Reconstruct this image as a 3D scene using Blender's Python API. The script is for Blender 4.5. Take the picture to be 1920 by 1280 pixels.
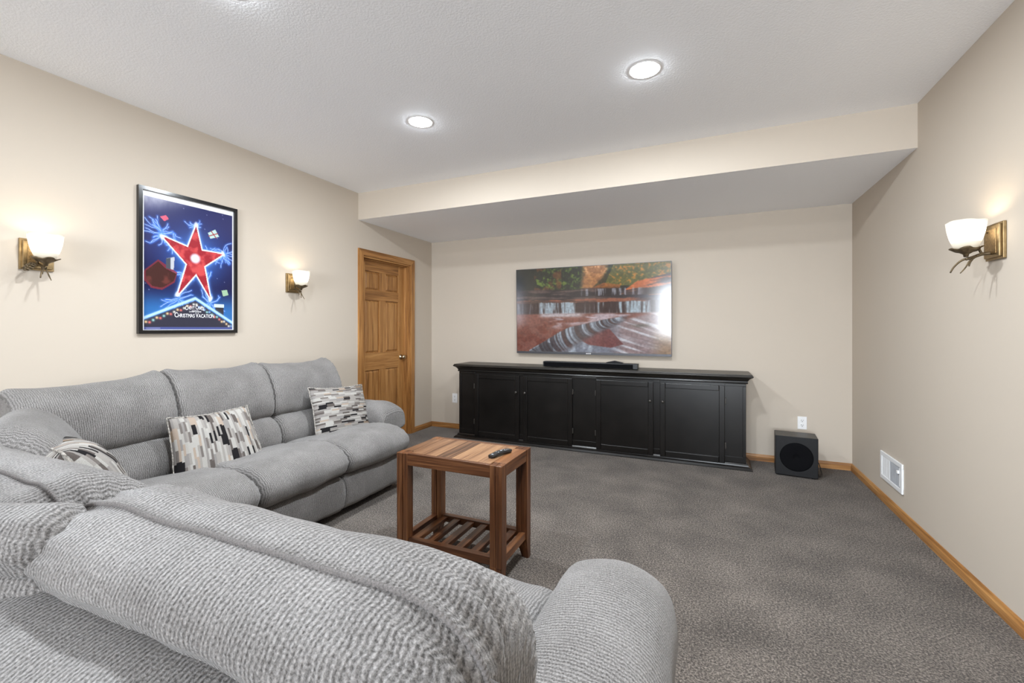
import bpy, bmesh, math, random
import numpy as np
from mathutils import Vector, Matrix, noise

random.seed(7)
rng = np.random.default_rng(11)
for o in list(bpy.data.objects):
    bpy.data.objects.remove(o)
sc = bpy.context.scene
col = sc.collection
PI = math.pi

# ------------------------------------------------------------------ camera, world, exposure
W, D, ZS, H = 4.401, 1.301, 2.35, 2.62       # room width, soffit depth, soffit height, ceiling
REAR = -9.8
cd = bpy.data.cameras.new('camera')
cam = bpy.data.objects.new('camera', cd)
col.objects.link(cam)
cam.location = (3.219, -4.740, 1.249)
cam.rotation_euler = (PI / 2, 0, 0.4153)
cd.sensor_width = 36.0
cd.lens = 822.44 * 36.0 / 1920.0
cd.shift_y = -(640 - 615.83) / 1920.0
cd.clip_start = 0.02
sc.camera = cam

wd = bpy.data.worlds.new('world')
sc.world = wd
wd.use_nodes = True
wd.node_tree.nodes['Background'].inputs[0].default_value = (0.75, 0.85, 1.0, 1)
wd.node_tree.nodes['Background'].inputs[1].default_value = 1.0

sc.view_settings.view_transform = 'Standard'
sc.view_settings.look = 'None'
sc.view_settings.exposure = 0.68
sc.view_settings.gamma = 1.0
sc.view_settings.use_curve_mapping = False
sc.cycles.diffuse_bounces = 10
sc.cycles.max_bounces = 14

CAN_W = 13.0          # watts of each recessed light
SCONCE_W = 0.6
WINDOW_W = 250.0
CAN_COL = (0.89, 0.95, 1.0)
WARM = (1.0, 0.84, 0.62)


def area_light(name, loc, rot, size, size_y, power, color, shape='RECTANGLE'):
    ld = bpy.data.lights.new(name, 'AREA')
    ld.shape = shape
    ld.size = size
    if shape == 'RECTANGLE':
        ld.size_y = size_y
    ld.energy = power
    ld.color = color
    o = bpy.data.objects.new(name, ld)
    col.objects.link(o)
    o.location = loc
    o.rotation_euler = rot
    return o


# daylight through the unseen rear window, widened as added fill for wall and ceiling
WINS = [(1.95, 4.15, 0.65, 2.10)]
for (a, b, c, d) in WINS:
    area_light('window_daylight_fill', ((a + b) / 2, REAR - 0.06, (c + d) / 2), (PI / 2, 0, 0), b - a, d - c,
               WINDOW_W, (0.86, 0.93, 1.0))


# ------------------------------------------------------------------ material helpers
def new_mat(name):
    m = bpy.data.materials.new(name)
    m.use_nodes = True
    nt = m.node_tree
    return m, nt, nt.nodes['Principled BSDF']


def N(nt, kind, **kw):
    n = nt.nodes.new(kind)
    for k, v in kw.items():
        if k.startswith('i_'):
            key = k[2:]
            n.inputs[int(key) if key.isdigit() else key].default_value = v
        else:
            setattr(n, k, v)
    return n


def LK(nt, a, b):
    nt.links.new(a, b)


def ramp(nt, fac, stops, interp='LINEAR'):
    r = N(nt, 'ShaderNodeValToRGB')
    cr = r.color_ramp
    cr.interpolation = interp
    while len(cr.elements) < len(stops):
        cr.elements.new(0.5)
    for e, (p, c) in zip(cr.elements, stops):
        e.position = p
        e.color = (*c, 1) if len(c) == 3 else c
    LK(nt, fac, r.inputs[0])
    return r.outputs[0]


def math_n(nt, op, a, b=None, c=None):
    n = N(nt, 'ShaderNodeMath', operation=op)
    for i, v in enumerate((a, b, c)):
        if v is None:
            continue
        if isinstance(v, (int, float)):
            n.inputs[i].default_value = v
        else:
            LK(nt, v, n.inputs[i])
    return n.outputs[0]


def bump(nt, bs, height, strength=0.3, dist=0.002):
    b = N(nt, 'ShaderNodeBump', i_Strength=strength, i_Distance=dist)
    LK(nt, height, b.inputs['Height'])
    LK(nt, b.outputs[0], bs.inputs['Normal'])


def plain(name, c, rough=0.5, metal=0.0, spec=0.5, vary=0.06, scale=30, bumpy=0.0):
    m, nt, bs = new_mat(name)
    tc = N(nt, 'ShaderNodeTexCoord')
    nz = N(nt, 'ShaderNodeTexNoise', i_Scale=scale, i_Detail=4.0)
    LK(nt, tc.outputs['Object'], nz.inputs['Vector'])
    lo = tuple(max(0, x * (1 - vary)) for x in c)
    hi = tuple(min(1, x * (1 + vary)) for x in c)
    LK(nt, ramp(nt, nz.outputs[0], [(0.3, lo), (0.7, hi)]), bs.inputs['Base Color'])
    bs.inputs['Roughness'].default_value = rough
    bs.inputs['Metallic'].default_value = metal
    bs.inputs['Specular IOR Level'].default_value = spec
    if bumpy:
        bump(nt, bs, nz.outputs[0], bumpy, 0.002)
    return m


def paint_mat(name, c, scale, strength, dist):
    m, nt, bs = new_mat(name)
    tc = N(nt, 'ShaderNodeTexCoord')
    nz = N(nt, 'ShaderNodeTexNoise', i_Scale=scale, i_Detail=3.0, i_Roughness=0.6)
    LK(nt, tc.outputs['Object'], nz.inputs['Vector'])
    n2 = N(nt, 'ShaderNodeTexNoise', i_Scale=1.3, i_Detail=2.0)
    LK(nt, tc.outputs['Object'], n2.inputs['Vector'])
    LK(nt, ramp(nt, n2.outputs[0], [(0.3, tuple(x * 0.985 for x in c)), (0.7, c)]), bs.inputs['Base Color'])
    bs.inputs['Roughness'].default_value = 0.85
    bs.inputs['Specular IOR Level'].default_value = 0.25
    bump(nt, bs, nz.outputs[0], strength, dist)
    return m


M_WALL = paint_mat('wall_paint', (0.540, 0.476, 0.402), 260, 0.10, 0.001)
M_CEIL = paint_mat('ceiling_paint', (0.925, 0.945, 0.985), 95, 0.45, 0.004)


def carpet_mat():
    m, nt, bs = new_mat('carpet')
    tc = N(nt, 'ShaderNodeTexCoord')
    P = tc.outputs['Object']
    f1 = N(nt, 'ShaderNodeTexNoise', i_Scale=125.0, i_Detail=4.0, i_Roughness=0.75)
    LK(nt, P, f1.inputs['Vector'])
    # cut rows of the pile: short ribs across the room
    mp = N(nt, 'ShaderNodeMapping')
    mp.inputs['Scale'].default_value = (60, 75, 1)
    LK(nt, P, mp.inputs['Vector'])
    f2 = N(nt, 'ShaderNodeTexNoise', i_Scale=1.0, i_Detail=1.5)
    LK(nt, mp.outputs[0], f2.inputs['Vector'])
    f3 = N(nt, 'ShaderNodeTexNoise', i_Scale=3.4, i_Detail=4.0, i_Distortion=0.2)
    LK(nt, P, f3.inputs['Vector'])
    a = math_n(nt, 'MULTIPLY', f1.outputs[0], 0.92)
    a = math_n(nt, 'ADD', a, math_n(nt, 'MULTIPLY', f2.outputs[0], 0.10))
    a = math_n(nt, 'ADD', a, math_n(nt, 'MULTIPLY', f3.outputs[0], 0.16))
    LK(nt, ramp(nt, a, [(0.475, (0.021, 0.016, 0.0125)), (0.59, (0.106, 0.087, 0.073)), (0.71, (0.30, 0.257, 0.22))]),
       bs.inputs['Base Color'])
    bs.inputs['Roughness'].default_value = 1.0
    bs.inputs['Specular IOR Level'].default_value = 0.1
    bs.inputs['Sheen Weight'].default_value = 0.15
    bump(nt, bs, a, 0.9, 0.012)
    return m


M_CARPET = carpet_mat()


def wood(name, axis, dark, mid, light, scale=1.0, rough=0.42, contrast=1.0, bumpy=0.05):
    """straight-grained wood, grain running along the given object axis"""
    m, nt, bs = new_mat(name)
    tc = N(nt, 'ShaderNodeTexCoord')
    oi = N(nt, 'ShaderNodeObjectInfo')
    mp = N(nt, 'ShaderNodeMapping')
    s = [28 * scale, 28 * scale, 28 * scale]
    s['xyz'.index(axis)] = 1.6 * scale
    mp.inputs['Scale'].default_value = s
    off = N(nt, 'ShaderNodeVectorMath', operation='ADD')
    sc3 = N(nt, 'ShaderNodeVectorMath', operation='SCALE')
    sc3.inputs[0].default_value = (3.1, 7.7, 5.3)
    LK(nt, oi.outputs['Random'], sc3.inputs['Scale'])
    LK(nt, tc.outputs['Object'], off.inputs[0])
    LK(nt, sc3.outputs[0], off.inputs[1])
    LK(nt, off.outputs[0], mp.inputs['Vector'])
    g = N(nt, 'ShaderNodeTexNoise', i_Scale=1.0, i_Detail=5.0, i_Roughness=0.62, i_Distortion=0.7)
    LK(nt, mp.outputs[0], g.inputs['Vector'])
    mp2 = N(nt, 'ShaderNodeMapping')
    s2 = [160 * scale] * 3
    s2['xyz'.index(axis)] = 4.0
    mp2.inputs['Scale'].default_value = s2
    LK(nt, off.outputs[0], mp2.inputs['Vector'])
    f = N(nt, 'ShaderNodeTexNoise', i_Scale=1.0, i_Detail=2.0)
    LK(nt, mp2.outputs[0], f.inputs['Vector'])
    v = math_n(nt, 'ADD', math_n(nt, 'MULTIPLY', g.outputs[0], 0.75), math_n(nt, 'MULTIPLY', f.outputs[0], 0.25))
    v = math_n(nt, 'ADD', v, math_n(nt, 'MULTIPLY', math_n(nt, 'SUBTRACT', oi.outputs['Random'], 0.5), 0.10 * contrast))
    LK(nt, ramp(nt, v, [(0.36, dark), (0.5, mid), (0.66, light)]), bs.inputs['Base Color'])
    bs.inputs['Roughness'].default_value = rough
    bump(nt, bs, v, bumpy, 0.002)
    return m


OAK = ((0.19, 0.078, 0.020), (0.36, 0.165, 0.048), (0.50, 0.26, 0.088))
OAK_X = wood('oak_grain_x', 'x', *OAK)
OAK_Y = wood('oak_grain_y', 'y', *OAK)
OAK_Z = wood('oak_grain_z', 'z', *OAK)
ACA = ((0.036, 0.012, 0.0045), (0.105, 0.038, 0.014), (0.24, 0.105, 0.042))
ACT = ((0.050, 0.021, 0.010), (0.150, 0.070, 0.033), (0.28, 0.150, 0.075))
ACA_X = wood('acacia_grain_x', 'x', *ACA, scale=0.8, rough=0.33, contrast=2.2)
ACA_Y = wood('acacia_grain_y', 'y', *ACA, scale=0.8, rough=0.33, contrast=1.6)
ACA_TOP = wood('acacia_top_boards', 'y', *ACT, scale=0.8, rough=0.30, contrast=3.2)
ACA_Z = wood('acacia_grain_z', 'z', *ACA, scale=0.8, rough=0.36, contrast=1.6)
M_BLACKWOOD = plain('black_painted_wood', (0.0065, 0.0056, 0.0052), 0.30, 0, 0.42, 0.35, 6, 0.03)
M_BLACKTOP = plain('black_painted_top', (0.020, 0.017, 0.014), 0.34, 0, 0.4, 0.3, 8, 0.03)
M_IRON = plain('dark_iron', (0.075, 0.07, 0.065), 0.4, 0.6)
M_PLASTIC = plain('white_plastic', (0.78, 0.78, 0.78), 0.4, 0, 0.5, 0.02)
M_VENT = plain('white_enamel', (0.80, 0.81, 0.82), 0.4, 0, 0.5, 0.02)
M_SLOT = plain('dark_slot', (0.05, 0.05, 0.055), 0.6)
M_GRILLE = plain('vent_mesh', (0.22, 0.22, 0.23), 0.6, 0, 0.3, 0.25, 300)
M_SUB = plain('black_vinyl', (0.006, 0.006, 0.007), 0.45, 0, 0.28, 0.2, 60)
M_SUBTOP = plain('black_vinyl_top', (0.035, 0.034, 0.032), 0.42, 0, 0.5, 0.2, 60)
M_CLOTH = plain('speaker_cloth', (0.004, 0.004, 0.005), 0.95, 0, 0.1, 0.3, 400, 0.2)
M_RUBBER = plain('black_rubber', (0.01, 0.01, 0.01), 0.6)
M_BLKPL = plain('black_plastic', (0.013, 0.014, 0.016), 0.36)
M_BTN = plain('grey_button', (0.35, 0.36, 0.38), 0.4)
M_BRONZE = plain('antique_bronze', (0.33, 0.235, 0.12), 0.36, 0.85, 0.5, 0.25, 40, 0.05)
M_BRONZED = plain('dark_bronze', (0.13, 0.095, 0.055), 0.45, 0.7, 0.5, 0.3, 60, 0.1)
M_NICKEL = plain('brushed_brass', (0.50, 0.42, 0.30), 0.28, 1.0)
M_SILVER = plain('silver_trim', (0.09, 0.09, 0.10), 0.4, 0.6)
M_LOGO = plain('logo_silver', (0.7, 0.7, 0.72), 0.3, 0.4)
M_FRAME = plain('black_gloss_frame', (0.006, 0.006, 0.007), 0.14, 0, 0.6, 0.1)
M_TRIMW = plain('white_trim', (0.85, 0.85, 0.86), 0.4, 0, 0.4, 0.01)
M_DARKFR = plain('dark_underframe', (0.015, 0.014, 0.013), 0.8)
M_HAMMER = plain('hammered_bronze', (0.40, 0.27, 0.13), 0.4, 0.85, 0.5, 0.3, 220, 0.6)


def emit_mat(name, c, strength):
    m = bpy.data.materials.new(name)
    m.use_nodes = True
    nt = m.node_tree
    nt.nodes.clear()
    o = N(nt, 'ShaderNodeOutputMaterial')
    e = N(nt, 'ShaderNodeEmission', i_Color=(*c, 1), i_Strength=strength)
    LK(nt, e.outputs[0], o.inputs[0])
    return m


M_LED = emit_mat('led_diffuser', CAN_COL, 220.0)


def shade_mat():
    m, nt, bs = new_mat('opal_glass')
    bs.inputs['Base Color'].default_value = (0.45, 0.42, 0.36, 1)
    bs.inputs['Roughness'].default_value = 0.3
    g = N(nt, 'ShaderNodeTexCoord')
    sx = N(nt, 'ShaderNodeSeparateXYZ')
    LK(nt, g.outputs['Object'], sx.inputs[0])
    nz = N(nt, 'ShaderNodeTexNoise', i_Scale=26.0, i_Detail=3.0)
    LK(nt, g.outputs['Object'], nz.inputs['Vector'])
    c = ramp(nt, nz.outputs[0], [(0.3, (1.0, 0.86, 0.64)), (0.7, (1.0, 0.92, 0.77))])
    LK(nt, c, bs.inputs['Emission Color'])
    sep = N(nt, 'ShaderNodeSeparateXYZ')
    LK(nt, g.outputs['Object'], sep.inputs[0])
    hz = math_n(nt, 'DIVIDE', math_n(nt, 'ADD', sep.outputs[2], 0.028), 0.126)      # 0 at the base, 1 at the rim
    st = ramp(nt, hz, [(0.0, (0.07,) * 3), (0.22, (0.12,) * 3), (0.52, (1.0,) * 3), (0.78, (0.30,) * 3), (1.0, (0.09,) * 3)])
    LK(nt, math_n(nt, 'MULTIPLY', st, 2.9), bs.inputs['Emission Strength'])
    return m


M_SHADE = shade_mat()


def fabric_mat():
    """ribbed chenille upholstery: ribs lie at constant u, beads along v (UV in metres)"""
    m, nt, bs = new_mat('grey_ribbed_chenille')
    uv = N(nt, 'ShaderNodeUVMap')
    uv.uv_map = 'uv'
    tc = N(nt, 'ShaderNodeTexCoord')
    sx = N(nt, 'ShaderNodeSeparateXYZ')
    LK(nt, uv.outputs[0], sx.inputs[0])
    big = N(nt, 'ShaderNodeTexNoise', i_Scale=5.0, i_Detail=2.0)
    LK(nt, uv.outputs[0], big.inputs['Vector'])
    med = N(nt, 'ShaderNodeTexNoise', i_Scale=55.0, i_Detail=2.0)
    LK(nt, uv.outputs[0], med.inputs['Vector'])
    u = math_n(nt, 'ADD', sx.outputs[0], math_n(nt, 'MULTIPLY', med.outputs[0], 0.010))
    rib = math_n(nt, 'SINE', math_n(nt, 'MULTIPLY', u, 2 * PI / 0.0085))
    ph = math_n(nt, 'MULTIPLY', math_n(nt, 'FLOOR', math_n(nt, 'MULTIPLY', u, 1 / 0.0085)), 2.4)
    v = math_n(nt, 'ADD', sx.outputs[1], math_n(nt, 'MULTIPLY', med.outputs[0], 0.012))
    bead = math_n(nt, 'SINE', math_n(nt, 'ADD', math_n(nt, 'MULTIPLY', v, 2 * PI / 0.0062), ph))
    fine = N(nt, 'ShaderNodeTexNoise', i_Scale=330.0, i_Detail=3.0, i_Roughness=0.65)
    LK(nt, tc.outputs['Object'], fine.inputs['Vector'])
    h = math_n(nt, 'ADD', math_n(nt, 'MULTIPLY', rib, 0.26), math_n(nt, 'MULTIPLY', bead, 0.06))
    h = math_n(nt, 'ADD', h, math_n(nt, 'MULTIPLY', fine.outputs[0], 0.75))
    cfac = math_n(nt, 'ADD', math_n(nt, 'MULTIPLY', rib, 0.09), math_n(nt, 'MULTIPLY', fine.outputs[0], 0.80))  # rib grooves darkened: the shade between ribs is put into the colour
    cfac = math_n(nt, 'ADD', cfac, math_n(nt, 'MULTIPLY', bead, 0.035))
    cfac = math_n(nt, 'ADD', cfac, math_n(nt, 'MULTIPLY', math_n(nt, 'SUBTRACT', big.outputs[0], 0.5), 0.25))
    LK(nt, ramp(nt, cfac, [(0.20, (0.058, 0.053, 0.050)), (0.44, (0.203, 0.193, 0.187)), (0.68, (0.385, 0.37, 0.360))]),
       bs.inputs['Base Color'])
    bs.inputs['Roughness'].default_value = 0.95
    bs.inputs['Specular IOR Level'].default_value = 0.15
    bs.inputs['Sheen Weight'].default_value = 0.25
    bs.inputs['Sheen Roughness'].default_value = 0.5
    bump(nt, bs, h, 0.75, 0.0035)
    return m


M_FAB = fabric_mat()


def throw_mat(name, vertical):
    """woven throw-pillow cloth: staggered short stripes in black, greys, cream and tan"""
    m, nt, bs = new_mat(name)
    uv = N(nt, 'ShaderNodeUVMap')
    uv.uv_map = 'uv'
    sx = N(nt, 'ShaderNodeSeparateXYZ')
    LK(nt, uv.outputs[0], sx.inputs[0])
    A, B = (sx.outputs[0], sx.outputs[1]) if vertical else (sx.outputs[1], sx.outputs[0])
    tc = N(nt, 'ShaderNodeTexNoise', i_Scale=40.0)
    LK(nt, uv.outputs[0], tc.inputs['Vector'])
    A = math_n(nt, 'ADD', A, math_n(nt, 'MULTIPLY', tc.outputs[0], 0.003))
    ci = math_n(nt, 'FLOOR', math_n(nt, 'DIVIDE', A, 0.0115))
    grp = math_n(nt, 'FLOOR', math_n(nt, 'DIVIDE', ci, 4.0))
    par = math_n(nt, 'MODULO', math_n(nt, 'ADD', grp, 100.0), 2.0)
    k = math_n(nt, 'SUBTRACT', math_n(nt, 'MODULO', math_n(nt, 'ADD', ci, 400.0), 4.0), 1.5)
    zz = math_n(nt, 'MULTIPLY', math_n(nt, 'ABSOLUTE', k), 0.008)
    off = math_n(nt, 'ADD', math_n(nt, 'MULTIPLY', par, 0.032), zz)
    rj = math_n(nt, 'FLOOR', math_n(nt, 'DIVIDE', math_n(nt, 'ADD', B, off), 0.064))
    c1 = N(nt, 'ShaderNodeCombineXYZ')
    LK(nt, ci, c1.inputs[0]); LK(nt, rj, c1.inputs[1])
    w1 = N(nt, 'ShaderNodeTexWhiteNoise', noise_dimensions='2D')
    LK(nt, c1.outputs[0], w1.inputs['Vector'])
    c2 = N(nt, 'ShaderNodeCombineXYZ')
    LK(nt, grp, c2.inputs[0]); LK(nt, rj, c2.inputs[1])
    w2 = N(nt, 'ShaderNodeTexWhiteNoise', noise_dimensions='2D')
    LK(nt, c2.outputs[0], w2.inputs['Vector'])
    val = math_n(nt, 'ADD', math_n(nt, 'MULTIPLY', w1.outputs[0], 0.48), math_n(nt, 'MULTIPLY', w2.outputs[0], 0.52))
    cc = ramp(nt, val, [(0.0, (0.012, 0.011, 0.012)), (0.22, (0.10, 0.085, 0.078)), (0.33, (0.25, 0.233, 0.22)),
                        (0.42, (0.30, 0.28, 0.26)), (0.52, (0.385, 0.37, 0.345)), (0.62, (0.16, 0.14, 0.13)),
                        (0.68, (0.36, 0.29, 0.235)), (0.74, (0.41, 0.395, 0.37)), (0.84, (0.25, 0.235, 0.225)), (0.92, (0.24, 0.18, 0.13))], 'CONSTANT')
    fn = N(nt, 'ShaderNodeTexNoise', i_Scale=420.0, i_Detail=2.0)
    LK(nt, uv.outputs[0], fn.inputs['Vector'])
    mx = N(nt, 'ShaderNodeMixRGB', blend_type='MULTIPLY')
    mx.inputs[0].default_value = 0.6
    LK(nt, cc, mx.inputs[1])
    LK(nt, ramp(nt, fn.outputs[0], [(0.3, (0.6, 0.6, 0.6)), (0.6, (1, 1, 1))]), mx.inputs[2])
    LK(nt, mx.outputs[0], bs.inputs['Base Color'])
    bs.inputs['Roughness'].default_value = 0.9
    bs.inputs['Specular IOR Level'].default_value = 0.15
    bump(nt, bs, math_n(nt, 'ADD', fn.outputs[0], w1.outputs[0]), 0.5, 0.002)
    return m


M_THROW_V = throw_mat('striped_throw_cloth_upright', True)
M_THROW_H = throw_mat('striped_throw_cloth_level', False)


def vcol_mat(name, emission, rough, base=1.0, spec=0.5):
    m, nt, bs = new_mat(name)
    a = N(nt, 'ShaderNodeVertexColor')
    a.layer_name = 'col'
    if emission:
        bs.inputs['Base Color'].default_value = (0.006, 0.006, 0.007, 1)
        LK(nt, a.outputs[0], bs.inputs['Emission Color'])
        bs.inputs['Emission Strength'].default_value = emission
    else:
        LK(nt, a.outputs[0], bs.inputs['Base Color'])
    bs.inputs['Roughness'].default_value = rough
    bs.inputs['Specular IOR Level'].default_value = spec
    return m


M_SCREEN = vcol_mat('television_screen', 0.50, 0.125, spec=0.8)
M_PRINT = vcol_mat('poster_paper', 0, 0.16, spec=0.5)


# ------------------------------------------------------------------ object helpers
def world_off(p):
    v = Vector((0, 0, 0))
    while p is not None:
        v += p.location
        p = p.parent
    return v


def link(name, me, mats, parent=None, kind=None, local=False):
    o = bpy.data.objects.new(name, me)
    col.objects.link(o)
    for m in (mats if isinstance(mats, (list, tuple)) else [mats]):
        me.materials.append(m)
    if parent is not None:
        o.parent = parent
        if not local:
            me.transform(Matrix.Translation(-world_off(parent)))
    if kind:
        o['kind'] = kind
    return o


def obj(name, bm, mats, parent=None, kind=None, smooth=False, local=False):
    me = bpy.data.meshes.new(name)
    bmesh.ops.recalc_face_normals(bm, faces=bm.faces)
    bm.to_mesh(me)
    bm.free()
    if smooth:
        me.polygons.foreach_set('use_smooth', [True] * len(me.polygons))
    return link(name, me, mats, parent, kind, local)


def thing(name, loc, label=None, cat=None, group=None, rotz=0.0, kind=None):
    o = bpy.data.objects.new(name, None)
    col.objects.link(o)
    o.empty_display_size = 0.1
    o.location = loc
    o.rotation_euler = (0, 0, rotz)
    tag(o, label, cat, group, kind)
    return o


def tag(o, label=None, cat=None, group=None, kind=None):
    if label: o['label'] = label
    if cat: o['category'] = cat
    if group: o['group'] = group
    if kind: o['kind'] = kind
    return o


def box(bm, x0, x1, y0, y1, z0, z1, bev=0.0, seg=2, mi=0):
    x0, x1 = sorted((x0, x1)); y0, y1 = sorted((y0, y1)); z0, z1 = sorted((z0, z1))
    r = bmesh.ops.create_cube(bm, size=1.0)
    vs = r['verts']
    for v in vs:
        v.co = Vector(((x0 + x1) / 2 + v.co.x * (x1 - x0), (y0 + y1) / 2 + v.co.y * (y1 - y0),
                       (z0 + z1) / 2 + v.co.z * (z1 - z0)))
    fs = list({f for v in vs for f in v.link_faces})
    if bev > 0:
        es = list({e for v in vs for e in v.link_edges})
        rr = bmesh.ops.bevel(bm, geom=es, offset=bev, segments=seg, profile=0.5, affect='EDGES')
        fs = list(set(rr['faces']) | {f for f in fs if f.is_valid})
    for f in fs:
        if f.is_valid:
            f.material_index = mi
    return vs


def B():
    return bmesh.new()


def boxobj(name, dims, mat, parent=None, bev=0.0, kind=None, local=False, seg=2):
    bm = B()
    box(bm, *dims, bev=bev, seg=seg)
    return obj(name, bm, mat, parent, kind, local=local)


def tube(bm, pts, rad, seg=10, closed_ends=True, ripple=None):
    pts = [Vector(p) for p in pts]
    rads = rad if isinstance(rad, (list, tuple)) else [rad] * len(pts)
    rings = []
    up = Vector((0.13, 0.21, 0.97)).normalized()
    prev = None
    for i, p in enumerate(pts):
        t = (pts[min(i + 1, len(pts) - 1)] - pts[max(i - 1, 0)])
        t = t.normalized() if t.length > 1e-9 else Vector((0, 0, 1))
        if prev is None:
            a = t.cross(up)
            if a.length < 1e-3:
                a = t.cross(Vector((1, 0, 0)))
        else:
            a = prev - t * prev.dot(t)
        a.normalize()
        prev = a
        b = t.cross(a)
        rings.append([bm.verts.new(p + (a * math.cos(2 * PI * k / seg) + b * math.sin(2 * PI * k / seg)) * rads[i])
                      for k in range(seg)])
    for r0, r1 in zip(rings, rings[1:]):
        for k in range(seg):
            bm.faces.new((r0[k], r0[(k + 1) % seg], r1[(k + 1) % seg], r1[k]))
    if closed_ends:
        bm.faces.new(rings[0][::-1])
        bm.faces.new(rings[-1])
    return rings


def lathe(bm, prof, origin=(0, 0, 0), axis='z', seg=24, cap=True):
    """prof: list of (radius, height along axis)"""
    rings = []
    for r, h in prof:
        ring = []
        for k in range(seg):
            a = 2 * PI * k / seg
            c, s = r * math.cos(a), r * math.sin(a)
            v = {'z': (c, s, h), 'y': (c, h, s), 'x': (h, c, s)}[axis]
            ring.append(bm.verts.new(Vector(v) + Vector(origin)))
        rings.append(ring)
    for a, b in zip(rings, rings[1:]):
        for k in range(seg):
            bm.faces.new((a[k], a[(k + 1) % seg], b[(k + 1) % seg], b[k]))
    if cap:
        if prof[0][0] > 1e-6: bm.faces.new(rings[0][::-1])
        if prof[-1][0] > 1e-6: bm.faces.new(rings[-1])


def catmull(pts, n, closed=True):
    P = [Vector(p) for p in pts]
    m = len(P)
    dense = []
    for i in range(m if closed else m - 1):
        p0 = P[(i - 1) % m] if closed or i > 0 else P[0]
        p1, p2 = P[i % m], P[(i + 1) % m]
        p3 = P[(i + 2) % m] if closed or i + 2 < m else P[-1]
        for k in range(16):
            t = k / 16
            dense.append(0.5 * ((2 * p1) + (p2 - p0) * t + (2 * p0 - 5 * p1 + 4 * p2 - p3) * t * t +
                                (3 * p1 - p0 - 3 * p2 + p3) * t ** 3))
    dense.append(dense[0].copy() if closed else P[-1].copy())
    L = [0]
    for a, b in zip(dense, dense[1:]):
        L.append(L[-1] + (b - a).length)
    out = []
    j = 0
    cnt = n if closed else n
    for i in range(cnt):
        s = L[-1] * i / (n if closed else n - 1)
        while j < len(L) - 2 and L[j + 1] < s:
            j += 1
        f = (s - L[j]) / max(1e-9, L[j + 1] - L[j])
        out.append(dense[j].lerp(dense[j + 1], f))
    return out, L[-1]


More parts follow.
